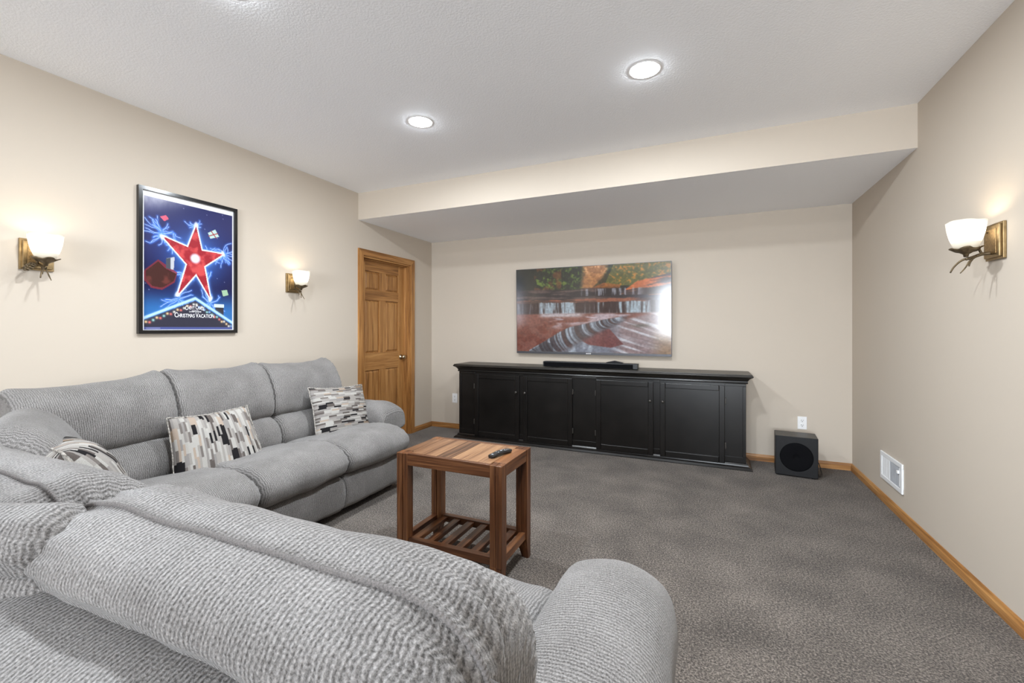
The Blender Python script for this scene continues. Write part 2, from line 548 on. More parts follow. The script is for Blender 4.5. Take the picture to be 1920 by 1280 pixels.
def loft(name, parent, prof, width, mapf, r=0.05, nu=40, npf=64, mod=None, amp=0.004, freq=7.0, seed=0.0,
         pleat=0.0, mat=None, rl=None, rr=None, pipe=None):
    """soft cushion: a closed profile (p, q) swept along u with filleted ends, wrinkles and UVs in metres."""
    pts, per = catmull([(a, b, 0) for a, b in prof], npf)
    n = len(pts)
    area = sum(pts[i].x * pts[(i + 1) % n].y - pts[(i + 1) % n].x * pts[i].y for i in range(n))
    sg = 1 if area > 0 else -1
    nor = []
    for i in range(n):
        t = (pts[(i + 1) % n] - pts[i - 1]).normalized()
        nor.append(Vector((t.y, -t.x, 0)) * sg)
    rl = r if rl is None else rl
    rr = r if rr is None else rr
    us = []
    ne = 9
    for i in range(ne):
        us.append((-width / 2 + rl * (1 - math.cos(i / (ne - 1) * PI / 2)), rl * (1 - math.sin(i / (ne - 1) * PI / 2))))
    inner = max(3, nu)
    a0, a1 = -width / 2 + rl, width / 2 - rr
    for i in range(1, inner):
        us.append((a0 + (a1 - a0) * i / inner, 0.0))
    for i in range(ne - 1, -1, -1):
        us.append((width / 2 - rr * (1 - math.cos(i / (ne - 1) * PI / 2)), rr * (1 - math.sin(i / (ne - 1) * PI / 2))))
    bm = B()
    uvl = bm.loops.layers.uv.new('uv')
    rings, uvs, paths = [], {}, []
    for (u, ins) in us:
        ring = []
        for i in range(n):
            p = pts[i] - nor[i] * ins
            P3 = Vector((u, p.x, p.y))
            d = amp * noise.noise(Vector((u * freq + seed, p.x * freq * 0.7 + seed * 1.7, p.y * freq * 0.7)))
            d += amp * 0.5 * noise.noise(Vector((u * freq * 2.6 + seed, p.x * freq * 2, p.y * freq * 2 + seed)))
            if pleat:
                te = min(u + width / 2, width / 2 - u)
                d += pleat * math.exp(-te / 0.07) * math.sin(i / n * per * 2 * PI / 0.042 + 2 * noise.noise(Vector((i * 0.21, seed, u * 9))))
            P3.y += nor[i].x * d
            P3.z += nor[i].y * d
            if mod:
                du, dp, dq = mod(u / (width / 2), i / n, P3.y, P3.z)
                P3 += Vector((du, dp, dq))
            v = bm.verts.new(mapf(P3))
            uvs[v] = (u, i / n * per)
            ring.append(v)
        rings.append(ring)
    for a, b in zip(rings, rings[1:]):
        for k in range(n):
            f = bm.faces.new((a[k], a[(k + 1) % n], b[(k + 1) % n], b[k]))
            for lp in f.loops:
                uu, vv = uvs[lp.vert]
                if k == n - 1 and vv < per * 0.25:
                    vv += per
                lp[uvl].uv = (uu, vv)
    for ring in (rings[0], rings[-1]):
        c = sum((v.co for v in ring), Vector()) / n
        cv = bm.verts.new(c)
        mids = [bm.verts.new(v.co.lerp(c, 0.5)) for v in ring]
        for k in range(n):
            for f in (bm.faces.new((ring[k], ring[(k + 1) % n], mids[(k + 1) % n], mids[k])),
                      bm.faces.new((mids[k], mids[(k + 1) % n], cv))):
                for lp in f.loops:
                    lp[uvl].uv = (lp.vert.co.x + lp.vert.co.y, lp.vert.co.z)
    o_pipe = None
    if pipe:
        ks = min(range(n), key=lambda i: (pts[i] - Vector((pipe[0], pipe[1], 0))).length)
        path = []
        for rg in rings:
            c = sum((v.co for v in rg), Vector()) / n
            path.append(rg[ks].co + (rg[ks].co - c).normalized() * 0.0015)
        last = rings[-1]
        c = sum((v.co for v in last), Vector()) / n
        out = (c - sum((v.co for v in rings[-3]), Vector()) / n).normalized()
        low = min(range(n), key=lambda i: pts[i].y)
        for t in (0.12, 0.3, 0.5, 0.7, 0.9):
            path.append(last[ks].co.lerp(last[(ks + (low - ks) // 2) % n].co.lerp(c, 0.35), t) + out * 0.004)
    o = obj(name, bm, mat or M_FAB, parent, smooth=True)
    if pipe:
        bm = B()
        path = resample(path, 0.0011)
        rads = [pipe[2] * (1 + 0.16 * math.sin(i * 0.0011 * 2 * PI / 0.0062)) for i in range(len(path))]
        tube(bm, path, rads, 10)
        o_pipe = obj('piping', bm, M_PIPE, o, smooth=True)
    return o


def resample(path, step):
    path = [Vector(p) for p in path]
    out = [path[0].copy()]
    acc = 0.0
    for a, b in zip(path, path[1:]):
        L = (b - a).length
        if L < 1e-9:
            continue
        d = step - acc
        while d <= L:
            out.append(a.lerp(b, d / L))
            d += step
        acc = (acc + L) % step
    return out


M_PIPE = plain('grey_piping_cord', (0.15, 0.140, 0.136), 0.95, 0, 0.1, 0.3, 500, 0.3)

# ------------------------------------------------------------------ the setting
T = 0.12
boxobj('floor', (-1.2, W + T, REAR - T, T, -0.1, 0.0), M_CARPET, kind='structure')
boxobj('ceiling', (-T, W + T, REAR - T, T, H, H + 0.1), M_CEIL, kind='structure')
boxobj('wall_back', (-T, W + T, 0, T, 0, H), M_WALL, kind='structure')
DY0, DY1, DZ = -1.243, -0.448, 2.0       # door opening in the left wall
bm = B()
box(bm, -T, 0, REAR - T, DY0, 0, H)
box(bm, -T, 0, DY1, 0.0, 0, H)
box(bm, -T, 0, DY0, DY1, DZ, H)
obj('wall_left', bm, M_WALL, kind='structure')
boxobj('wall_right', (W, W + T, REAR - T, 0, 0, H), M_WALL, kind='structure')
bm = B()
xs = [-T]
for (a, b, c, d) in WINS:
    box(bm, xs[-1], a, REAR - T, REAR, 0, H)
    box(bm, a, b, REAR - T, REAR, 0, c)
    box(bm, a, b, REAR - T, REAR, d, H)
    xs.append(b)
box(bm, xs[-1], W + T, REAR - T, REAR, 0, H)
obj('wall_rear', bm, M_WALL, kind='structure')
for i, (a, b, c, d) in enumerate(WINS):
    w = thing('window_%d' % (i + 1), ((a + b) / 2, REAR, c), kind='structure')
    bm = B()
    box(bm, a - .07, a, REAR, REAR + .02, c - .07, d + .07, .003)
    box(bm, b, b + .07, REAR, REAR + .02, c - .07, d + .07, .003)
    box(bm, a, b, REAR, REAR + .02, d, d + .07, .003)
    box(bm, a, b, REAR, REAR + .03, c - .07, c, .003)
    obj('window_frame', bm, OAK_X, w)

# soffit: wall-coloured face, textured white underside
bm = B()
box(bm, 0, W, -D, 0, ZS, H)
bm.faces.ensure_lookup_table()
for f in bm.faces:
    f.normal_update()
    f.material_index = 1 if f.normal.z < -0.5 else 0
obj('ceiling_soffit', bm, [M_WALL, M_CEIL], kind='structure')

# baseboards (oak, stepped top)
def baseboard(name, p0, p1, nx, ny, mat):
    bm = B()
    h = 0.062
    prof = [(0, 0), (0.013, 0), (0.013, 0.040), (0.010, 0.046), (0.0085, 0.055), (0.005, h), (0, h)]
    rings = []
    for (x, y) in (p0, p1):
        rings.append([bm.verts.new((x + nx * d, y + ny * d, z)) for d, z in prof])
    a, b = rings
    for k in range(len(prof)):
        bm.faces.new((a[k], a[(k + 1) % len(prof)], b[(k + 1) % len(prof)], b[k]))
    bm.faces.new(a[::-1]); bm.faces.new(b)
    return obj(name, bm, mat, kind='structure')

baseboard('baseboard_back', (0, 0), (W, 0), 0, -1, OAK_X)
baseboard('baseboard_right', (W, REAR), (W, 0), -1, 0, OAK_Y)
baseboard('baseboard_left', (0, DY1 + 0.072), (0, 0), 1, 0, OAK_Y)
baseboard('baseboard_left', (0, REAR), (0, DY0 - 0.072), 1, 0, OAK_Y)

# six-panel oak door
door = thing('door_1', (0, (DY0 + DY1) / 2, 0), kind='structure')
LX = -0.075                                # face of the leaf
def mitred(pts, depth0, depth1):
    """flat casing board from four (y, z) corners, thickness along x"""
    bm = B()
    lo = [bm.verts.new((depth0, y, z)) for y, z in pts]
    hi = [bm.verts.new((depth1, y, z)) for y, z in pts]
    bm.faces.new(lo[::-1]); bm.faces.new(hi)
    for k in range(4):
        bm.faces.new((lo[k], lo[(k + 1) % 4], hi[(k + 1) % 4], hi[k]))
    bmesh.ops.bevel(bm, geom=[e for e in bm.edges if all(v.co.x == depth1 for v in e.verts)], offset=0.005,
                    segments=2, affect='EDGES')
    return bm
cw = 0.066
obj('casing', mitred([(DY0 - cw, 0), (DY0, 0), (DY0, DZ), (DY0 - cw, DZ + cw)], 0, 0.018), OAK_Z, door)
obj('casing', mitred([(DY1, 0), (DY1 + cw, 0), (DY1 + cw, DZ + cw), (DY1, DZ)], 0, 0.018), OAK_Z, door)
obj('casing', mitred([(DY0, DZ), (DY1, DZ), (DY1 + cw, DZ + cw), (DY0 - cw, DZ + cw)], 0, 0.018), OAK_Y, door)
jt = 0.016
boxobj('jamb', (-T, 0.004, DY0, DY0 + jt, 0, DZ), OAK_Z, door, 0.001)
boxobj('jamb', (-T, 0.004, DY1 - jt, DY1, 0, DZ), OAK_Z, door, 0.001)
boxobj('jamb', (-T, 0.004, DY0 + jt, DY1 - jt, DZ - jt, DZ), OAK_Y, door, 0.001)
boxobj('door_stop', (LX - 0.0, LX + 0.032, DY1 - jt - 0.010, DY1 - jt, 0, DZ - jt), OAK_Z, door, 0.002)
boxobj('door_stop', (LX - 0.0, LX + 0.032, DY0 + jt, DY0 + jt + 0.010, 0, DZ - jt), OAK_Z, door, 0.002)
boxobj('door_stop', (LX - 0.0, LX + 0.032, DY0 + jt, DY1 - jt, DZ - jt - .010, DZ - jt), OAK_Y, door, 0.002)
ly0, ly1, lz0, lz1 = DY0 + jt + 0.003, DY1 - jt - 0.003, 0.012, DZ - jt - 0.003
leaf = boxobj('door_leaf', (LX - 0.035, LX - 0.014, ly0, ly1, lz0, lz1), OAK_Z, door)
st = 0.105
ym = (ly0 + ly1) / 2
rails = [(lz0, lz0 + 0.22), (0.80, 0.985), (1.555, 1.665), (lz1 - 0.115, lz1)]
boxobj('stile', (LX - 0.014, LX, ly0, ly0 + st, lz0, lz1), OAK_Z, leaf, 0.002)
boxobj('stile', (LX - 0.014, LX, ly1 - st, ly1, lz0, lz1), OAK_Z, leaf, 0.002)
for a, b in rails:
    boxobj('rail', (LX - 0.014, LX, ly0 + st, ly1 - st, a, b), OAK_Y, leaf, 0.002)
for (a, b), (c, d) in zip(rails, rails[1:]):
    boxobj('muntin', (LX - 0.014, LX, ym - 0.05, ym + 0.05, b, c), OAK_Z, leaf, 0.002)
    for y0, y1 in ((ly0 + st, ym - 0.05), (ym + 0.05, ly1 - st)):
        bm = B()
        g = 0.004
        box(bm, LX - 0.016, LX - 0.003, y0 + g, y1 - g, b + g, c - g)
        for v in bm.verts:
            if v.co.x > LX - 0.005:
                v.co.y += 0.022 if v.co.y < (y0 + y1) / 2 else -0.022
                v.co.z += 0.022 if v.co.z < (b + c) / 2 else -0.022
        obj('panel', bm, OAK_Z, leaf)
bm = B()
ky = ly1 - 0.062
lathe(bm, [(0.0, 0.0), (0.030, 0.001), (0.030, 0.006), (0.013, 0.010), (0.011, 0.028), (0.022, 0.034), (0.027, 0.045),
           (0.025, 0.056), (0.014, 0.063), (0.0, 0.064)], (LX, ky, 0.915), 'x', 20)
obj('door_knob', bm, M_NICKEL, leaf, smooth=True)

# ------------------------------------------------------------------ lamps of the room
def downlight(x, y, label, group=None):
    t = thing('recessed_light', (x, y, H), label, 'ceiling light', group)
    bm = B()
    lathe(bm, [(0.0695, -0.0008), (0.072, -0.0022), (0.080, -0.0022), (0.085, -0.0012), (0.087, 0.0)], (x, y, H), 'z', 40, False)
    obj('trim_ring', bm, M_TRIMW, t, smooth=True)
    bm = B()
    lathe(bm, [(0.0, -0.0085), (0.034, -0.0080), (0.056, -0.0062), (0.066, -0.0036), (0.0695, -0.0012)], (x, y, H), 'z', 40, False)
    obj('diffuser', bm, M_LED, t)
    l = area_light('downlight_lamp', (0, 0, -0.020), (0, 0, 0), 0.12, 0.12, CAN_W, CAN_COL, 'DISK')
    l.parent = t
    return t

downlight(1.487, -2.32, 'round white recessed ceiling light, the lower left of the two lit discs in view', 'recessed ceiling lights')
downlight(2.924, -2.328, 'round white recessed ceiling light, the right one of the two lit discs in view', 'recessed ceiling lights')
downlight(1.487, -3.6, 'round recessed ceiling light at the very top edge, only its glow showing', 'recessed ceiling lights')
downlight(2.924, -3.6, 'round recessed ceiling light out of view, above the right end of the near sofa run')


def sconce(loc, rz, label, mirror=1, cone=False):
    """local frame: wall plane y=0, +y out of the wall, plate centred on the origin"""
    t = thing('wall_sconce', loc, label, 'wall lamp', 'antler wall sconces', rz)
    bm = B()
    box(bm, -0.066, 0.066, 0.0005, 0.012, -0.080, 0.080, 0.002)
    box(bm, -0.057, 0.057, 0.012, 0.022, -0.071, 0.071, 0.003)
    bp = obj('backplate', bm, M_BRONZE, t, local=True)
    bm = B()
    box(bm, -0.038, 0.038, 0.022, 0.0245, -0.054, 0.054, 0.001)
    obj('hammered_panel', bm, M_HAMMER, bp, local=True)
    cy, cz = 0.105, -0.028
    # opal bowl with a wavy rim
    bm = B()
    seg = 36
    prof = [(0.018, 0.0), (0.036, 0.002), (0.046, 0.022), (0.0545, 0.048), (0.061, 0.076), (0.0655, 0.104), (0.068, 0.126)]
    rings = []
    for side in (0, 1):
        for j, (r, h) in (list(enumerate(prof)) if side == 0 else list(enumerate(prof))[::-1]):
            ring = []
            for k in range(seg):
                a = 2 * PI * k / seg
                w = (math.sin(3 * a + 0.6) * 0.0025 + math.sin(7 * a) * 0.001) * (h / 0.126)
                rr = r - 0.0035 * side
                ring.append(bm.verts.new((rr * math.cos(a), cy + rr * math.sin(a), cz + h + w + 0.003 * side * (h < 0.01))))
            rings.append(ring)
    for a, b in zip(rings, rings[1:]):
        for k in range(seg):
            bm.faces.new((a[k], a[(k + 1) % seg], b[(k + 1) % seg], b[k]))
    obj('glass_shade', bm, M_SHADE, t, smooth=True, local=True)
    # leaf-shaped bronze cup under the bowl
    bm = B()
    seg = 40
    rings = []
    for (r, h) in [(0.008, -0.034), (0.010, -0.022), (0.022, -0.014), (0.038, -0.006), (0.052, 0.004), (0.050, 0.006),
                   (0.034, -0.001), (0.012, -0.006)]:
        ring = []
        for k in range(seg):
            a = 2 * PI * k / seg
            f = 1 + (0.10 * math.sin(5 * a + 0.4) + 0.05 * math.sin(11 * a)) * min(1, r / 0.05)
            ring.append(bm.verts.new((r * f * math.cos(a), cy + r * f * math.sin(a),
                                      cz + h + 0.004 * math.sin(5 * a) * (r > 0.03))))
        rings.append(ring)
    for a, b in zip(rings, rings[1:]):
        for k in range(seg):
            bm.faces.new((a[k], a[(k + 1) % seg], b[(k + 1) % seg], b[k]))
    bm.faces.new(rings[0][::-1]); bm.faces.new(rings[-1])
    obj('leaf_cup', bm, M_BRONZED, t, smooth=True, local=True)
    # arm: a twig from the plate with antler tines
    def twig(pts, r0, r1, name):
        pts = [(p[0] * mirror, p[1], p[2]) for p in pts]
        path, _ = catmull(pts, 18, False)
        bm = B()
        tube(bm, path, [r0 + (r1 - r0) * i / (len(path) - 1) for i in range(len(path))], 8)
        obj(name, bm, M_BRONZED, t, smooth=True, local=True)
    twig([(0.0, 0.022, -0.050), (0.004, 0.05, -0.052), (0.002, 0.085, -0.066), (0.0, 0.106, -0.072)], 0.008, 0.006, 'arm')
    twig([(0.0, 0.09, -0.066), (0.012, 0.115, -0.075), (0.026, 0.135, -0.100), (0.034, 0.146, -0.128)], 0.0055, 0.003, 'tine')
    twig([(0.0, 0.070, -0.060), (-0.006, 0.095, -0.082), (-0.010, 0.112, -0.112), (-0.012, 0.130, -0.136)], 0.005, 0.002, 'tine')
    twig([(0.004, 0.075, -0.062), (0.006, 0.088, -0.085), (0.008, 0.092, -0.104)], 0.0045, 0.003, 'tine')
    twig([(0.018, 0.026, 0.044), (0.026, 0.050, 0.034), (0.022, 0.056, -0.01), (0.010, 0.050, -0.046)], 0.004, 0.005, 'tine')
    if cone:
        bm = B()
        for j in range(7):
            for k in range(7):
                a = 2 * PI * (k + 0.5 * (j % 2)) / 7
                r = 0.016 * math.sin(PI * (j + 1) / 8.6)
                p = Vector((0.030 * mirror + 0.006 * j * mirror, 0.075 + r * math.cos(a), -0.056 - 0.004 * j + r * math.sin(a)))
                box(bm, p.x - .004, p.x + .004, p.y - .004, p.y + .004, p.z - .003, p.z + .003)
        obj('pine_cone', bm, M_BRONZED, t, kind='stuff', local=True)
    ld = bpy.data.lights.new('sconce_bulb', 'POINT')
    ld.energy = SCONCE_W
    ld.color = WARM
    ld.shadow_soft_size = 0.022
    lo = bpy.data.objects.new('sconce_bulb', ld)
    col.objects.link(lo)
    lo.parent = t
    lo.location = (0, cy, cz + 0.085)
    return t

sconce((0, -3.640, 1.634), -PI / 2, 'bronze antler wall sconce with glowing bowl shade, left of the framed poster', 1, True)
sconce((0, -2.078, 1.634), -PI / 2, 'bronze antler wall sconce with glowing bowl shade, between the poster and the oak door', 1)
sconce((W, -2.100, 1.634), PI / 2, 'bronze antler wall sconce with glowing bowl shade, alone on the right wall', 1)

# ------------------------------------------------------------------ small wall fittings
def outlet(x, z, label):
    t = thing('wall_outlet', (x, 0, z), label, 'outlet', 'duplex wall outlets')
    bm = B()
    box(bm, x - 0.036, x + 0.036, -0.006, -0.0005, z - 0.058, z + 0.058, 0.002)
    pl = obj('cover_plate', bm, M_PLASTIC, t)
    for s in (-1, 1):
        bm = B()
        lathe(bm, [(0.0, -0.008), (0.0165, -0.008), (0.0175, -0.006)], (x, 0, z + s * 0.021), 'y', 20, False)
        rc = obj('receptacle', bm, M_PLASTIC, t)
        bm = B()
        zz = z + s * 0.021
        box(bm, x - 0.0085, x - 0.0055, -0.0088, -0.008, zz - 0.001, zz + 0.008)
        box(bm, x + 0.0055, x + 0.0085, -0.0088, -0.008, zz - 0.001, zz + 0.007)
        box(bm, x - 0.003, x + 0.003, -0.0088, -0.008, zz - 0.011, zz - 0.005)
        obj('slots', bm, M_SLOT, rc)
    return t

outlet(4.028, 0.388, 'white duplex wall outlet above the black subwoofer')
outlet(0.348, 0.380, 'white duplex wall outlet beside the left end of the black cabinet')

vt = thing('wall_vent', (W, -0.907, 0.16), 'white rectangular wall register with half its louvres open, low on the right wall', 'vent')
va, vb, vc, vd = -1.10, -0.714, 0.166, 0.362
bm = B()
fw = 0.03
box(bm, W - 0.012, W - 0.0005, va, vb, vd - fw, vd, 0.003)
box(bm, W - 0.012, W - 0.0005, va, vb, vc, vc + fw, 0.003)
box(bm, W - 0.012, W - 0.0005, va, va + fw, vc + fw, vd - fw, 0.001)
box(bm, W - 0.012, W - 0.0005, vb - fw, vb, vc + fw, vd - fw, 0.001)
box(bm, W - 0.010, W - 0.0005, va + 0.21, va + 0.225, vc + fw, vd - fw, 0.002)
obj('vent_frame', bm, M_VENT, vt)
boxobj('vent_backing', (W - 0.003, W - 0.0006, va + fw, vb - fw, vc + fw, vd - fw), M_GRILLE, vt)
bm = B()
for i in range(10):
    y = va + 0.228 + i * 0.0130
    box(bm, W - 0.009, W - 0.002, y, y + 0.0110, vc + fw, vd - fw, 0.001, 1)
obj('closed_louvres', bm, M_VENT, vt, kind='stuff')
bm = B()
for i in range(15):
    y = va + fw + 0.006 + i * 0.0118
    box(bm, W - 0.009, W - 0.003, y, y + 0.0028, vc + fw, vd - fw)
for i in range(9):
    z = vc + fw + 0.008 + i * 0.0150
    box(bm, W - 0.006, W - 0.003, va + fw, va + 0.21, z, z + 0.002)
obj('open_louvres', bm, plain('vent_fins', (0.42, 0.43, 0.45), 0.5), vt, kind='stuff')
bm = B()
box(bm, W - 0.011, W - 0.003, va + fw + 0.010, va + fw + 0.018, vc + fw + 0.01, vd - fw - .006)
box(bm, W - 0.022, W - 0.006, va + fw + 0.008, va + fw + 0.030, vd - fw - 0.042, vd - fw - 0.022, 0.003)
obj('damper_lever', bm, M_VENT, vt)

# ------------------------------------------------------------------ media cabinet
CX0, CX1, CF, CT = 0.622, 3.548, -0.350, 0.843
cb = thing('media_cabinet', ((CX0 + CX1) / 2, CF / 2, 0), 'long low black painted media cabinet with four panelled doors under the television', 'cabinet')
bm = B()
box(bm, CX0, CX1, CF, -0.016, 0.05, 0.772, 0.002)
obj('carcass', bm, M_BLACKWOOD, cb)
bm = B()   # moulded top: profile swept along x
def slabprofile(prof, mat, name):
    bm = B()
    rows = []
    for (o, z) in prof:        # o = overhang beyond the carcass
        rows.append([bm.verts.new(c) for c in ((CX0 - o, -0.014, z), (CX0 - o, CF - o, z), (CX1 + o, CF - o, z), (CX1 + o, -0.014, z))])
    for a, b in zip(rows, rows[1:]):
        for k in range(4):
            bm.faces.new((a[k], a[(k + 1) % 4], b[(k + 1) % 4], b[k]))
    bm.faces.new(rows[0][::-1]); bm.faces.new(rows[-1])
    return obj(name, bm, mat, cb)
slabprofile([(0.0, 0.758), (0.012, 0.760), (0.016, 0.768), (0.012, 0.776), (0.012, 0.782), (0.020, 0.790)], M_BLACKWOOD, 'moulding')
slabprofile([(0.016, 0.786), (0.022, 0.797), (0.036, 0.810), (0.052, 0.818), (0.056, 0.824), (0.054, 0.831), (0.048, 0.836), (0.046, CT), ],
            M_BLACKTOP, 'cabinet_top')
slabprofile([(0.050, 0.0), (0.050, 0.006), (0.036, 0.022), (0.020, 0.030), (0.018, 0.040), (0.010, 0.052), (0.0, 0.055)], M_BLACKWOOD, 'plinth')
doors = [(0.830, 1.374, 'r'), (1.423, 1.966, 'l'), (2.214, 2.764, 'r'), (2.825, 3.378, 'l')]
DZ0, DZ1 = 0.040, 0.736
prev = CX0
gaps = [(CX0, 0.830), (1.374, 1.423), (1.966, 2.214), (2.764, 2.825), (3.378, CX1)]
for (a, b) in gaps:                       # face-frame ledges and flush filler panels
    e0 = 0.03 if a == CX0 else 0.004
    e1 = 0.03 if b == CX1 else 0.004
    boxobj('frame_rail', (a, b, CF - 0.010, CF, 0.735, 0.757), M_BLACKWOOD, cb, 0.002)
    boxobj('frame_rail', (a, b, CF - 0.010, CF, 0.056, 0.105), M_BLACKWOOD, cb, 0.002)
    if a == CX0: boxobj('frame_stile', (a, a + 0.026, CF - 0.010, CF, 0.106, 0.734), M_BLACKWOOD, cb, 0.002)
    if b == CX1: boxobj('frame_stile', (b - 0.026, b, CF - 0.010, CF, 0.106, 0.734), M_BLACKWOOD, cb, 0.002)
for (a, b, side) in doors:
    f0, f1, s = CF - 0.024, CF - 0.001, 0.047
    bm = B()
    box(bm, a, a + s, f0, f1, DZ0, DZ1, 0.004)
    box(bm, b - s, b, f0, f1, DZ0, DZ1, 0.004)
    box(bm, a + s, b - s, f0, f1, DZ1 - s, DZ1, 0.004)
    box(bm, a + s, b - s, f0, f1, DZ0, DZ0 + s + 0.01, 0.006)
    dr = obj('cabinet_door', bm, M_BLACKWOOD, cb)
    bm = B()
    box(bm, a + s - 0.002, b - s + 0.002, f0 + 0.012, f1, DZ0 + s, DZ1 - s + 0.002)
    obj('door_panel', bm, M_BLACKWOOD, dr)
    kx = b - 0.028 if side == 'r' else a + 0.026
    bm = B()
    lathe(bm, [(0.0075, 0.0), (0.006, -0.010), (0.013, -0.016), (0.015, -0.022), (0.012, -0.028), (0.0, -0.030)], (kx, f0, 0.560), 'y', 16)
    obj('knob', bm, M_IRON, dr, smooth=True)
    hx = a - 0.006 if side == 'r' else b + 0.006
    for hz in (0.20, 0.60):
        bm = B()
        lathe(bm, [(0.0, -0.030), (0.004, -0.028), (0.0055, -0.022), (0.0055, 0.022), (0.004, 0.028), (0.0, 0.030)], (hx, f0 + 0.004, hz), 'z', 10)
        box(bm, hx - 0.008, hx + 0.008, f0 + 0.006, f1, hz - 0.022, hz + 0.022, 0.001)
        obj('hinge', bm, M_IRON, dr)

# soundbar and the small device on it
sb = thing('soundbar', (2.125, -0.30, CT), 'long black soundbar lying on the cabinet below the television', 'soundbar')
bm = B()
box(bm, 1.636, 2.616, -0.335, -0.250, CT + 0.0045, CT + 0.0595, 0.006, 3)
obj('speaker_body', bm, M_BLKPL, sb)
bm = B()
box(bm, 1.650, 2.570, -0.3375, -0.3352, CT + 0.010, CT + 0.053, 0.001)
obj('front_grille', bm, M_CLOTH, sb)
for x in (1.75, 2.5):
    boxobj('rubber_foot', (x - 0.03, x + 0.03, -0.32, -0.265, CT + 0.0002, CT + 0.006), M_RUBBER, sb, 0.001)
sd = thing('streaming_remote', (2.39, -0.292, CT + 0.06), 'small black device with a ridged top lying on the right end of the soundbar', 'device')
bm = B()
za = CT + 0.0598
secs = []
for (x, h) in ((2.305, 0.007), (2.33, 0.014), (2.385, 0.026), (2.44, 0.014), (2.468, 0.007)):
    secs.append([bm.verts.new(c) for c in ((x, -0.315, za), (x, -0.318, za + h * 0.75), (x, -0.295, za + h), (x, -0.262, za + h * 0.8), (x, -0.258, za))])
for a, b in zip(secs, secs[1:]):
    for k in range(5):
        bm.faces.new((a[k], a[(k + 1) % 5], b[(k + 1) % 5], b[k]))
bm.faces.new(secs[0][::-1]); bm.faces.new(secs[-1])
obj('device_body', bm, M_BLKPL, sd)

# ------------------------------------------------------------------ painted pictures (linear colour grids)
def s2l(c):
    c = np.asarray(c, float) / 255.0
    return np.where(c <= 0.04045, c / 12.92, ((c + 0.055) / 1.055) ** 2.4)

def vnoise(h, w, fy, fx, seed, octv=4):
    r = np.random.default_rng(seed)
    out = np.zeros((h, w)); a = 1.0; tot = 0
    for o in range(octv):
        gy, gx = max(2, int(fy * 2 ** o) + 2), max(2, int(fx * 2 ** o) + 2)
        g = r.random((gy, gx))
        yy = np.linspace(0, gy - 1.001, h); xx = np.linspace(0, gx - 1.001, w)
        y0 = yy.astype(int); x0 = xx.astype(int)
        ty = (yy - y0)[:, None]; tx = (xx - x0)[None, :]
        ty = ty * ty * (3 - 2 * ty); tx = tx * tx * (3 - 2 * tx)
        A = g[y0][:, x0]; Bq = g[y0][:, x0 + 1]; Cq = g[y0 + 1][:, x0]; Dq = g[y0 + 1][:, x0 + 1]
        out += a * ((A * (1 - tx) + Bq * tx) * (1 - ty) + (Cq * (1 - tx) + Dq * tx) * ty)
        tot += a; a *= 0.55
    return out / tot

def sm(a, b, x):
    t = np.clip((x - a) / (b - a), 0, 1)
    return t * t * (3 - 2 * t)

def blend(img, c, m):
    m = np.clip(m, 0, 1)[..., None]
    return img * (1 - m) + np.asarray(c, float) * m

def inside(U, V, poly, soft=0.0):
    m = np.zeros(U.shape, bool)
    n = len(poly)
    for i in range(n):
        x0, y0 = poly[i]; x1, y1 = poly[(i + 1) % n]
        if y0 == y1:
            continue
        c = ((y0 > V) != (y1 > V)) & (U < (x1 - x0) * (V - y0) / (y1 - y0) + x0)
        m ^= c
    return m.astype(float)

def stroke(img, U, V, pts, wd, c, asp=1.0, strength=1.0, glow=0.0, gc=None):
    d = np.full(U.shape, 9.0)
    for (x0, y0), (x1, y1) in zip(pts, pts[1:]):
        dx, dy = (x1 - x0) * asp, y1 - y0
        L = dx * dx + dy * dy + 1e-12
        t = np.clip(((U - x0) * asp * dx + (V - y0) * dy) / L, 0, 1)
        d = np.minimum(d, np.hypot((U - x0) * asp - t * dx, V - y0 - t * dy))
    if glow:
        img = blend(img, gc, 0.6 * np.exp(-(d / glow) ** 2))
    return blend(img, c, strength * (1 - sm(wd * 0.6, wd * 1.4, d)))

def picture_grid(name, img, corner, ex, ey, mat, parent):
    """grid of vertices carrying the print's colours; corner = top left, ex / ey = full edge vectors"""
    h, w, _ = img.shape
    uu, vv = np.meshgrid(np.linspace(0, 1, w), np.linspace(0, 1, h))
    co = (np.array(corner)[None, None] + uu[..., None] * np.array(ex)[None, None] + vv[..., None] * np.array(ey)[None, None]).reshape(-1, 3)
    idx = np.arange(h * w).reshape(h, w)
    f = np.stack([idx[:-1, :-1], idx[1:, :-1], idx[1:, 1:], idx[:-1, 1:]], -1).reshape(-1, 4)
    me = bpy.data.meshes.new(name)
    me.from_pydata(co.tolist(), [], f.tolist())
    ca = me.color_attributes.new('col', 'FLOAT_COLOR', 'POINT')
    rgba = np.ones((h * w, 4)); rgba[:, :3] = s2l(np.clip(img, 0, 255)).reshape(-1, 3)
    ca.data.foreach_set('color', rgba.ravel())
    return link(name, me, mat, parent)

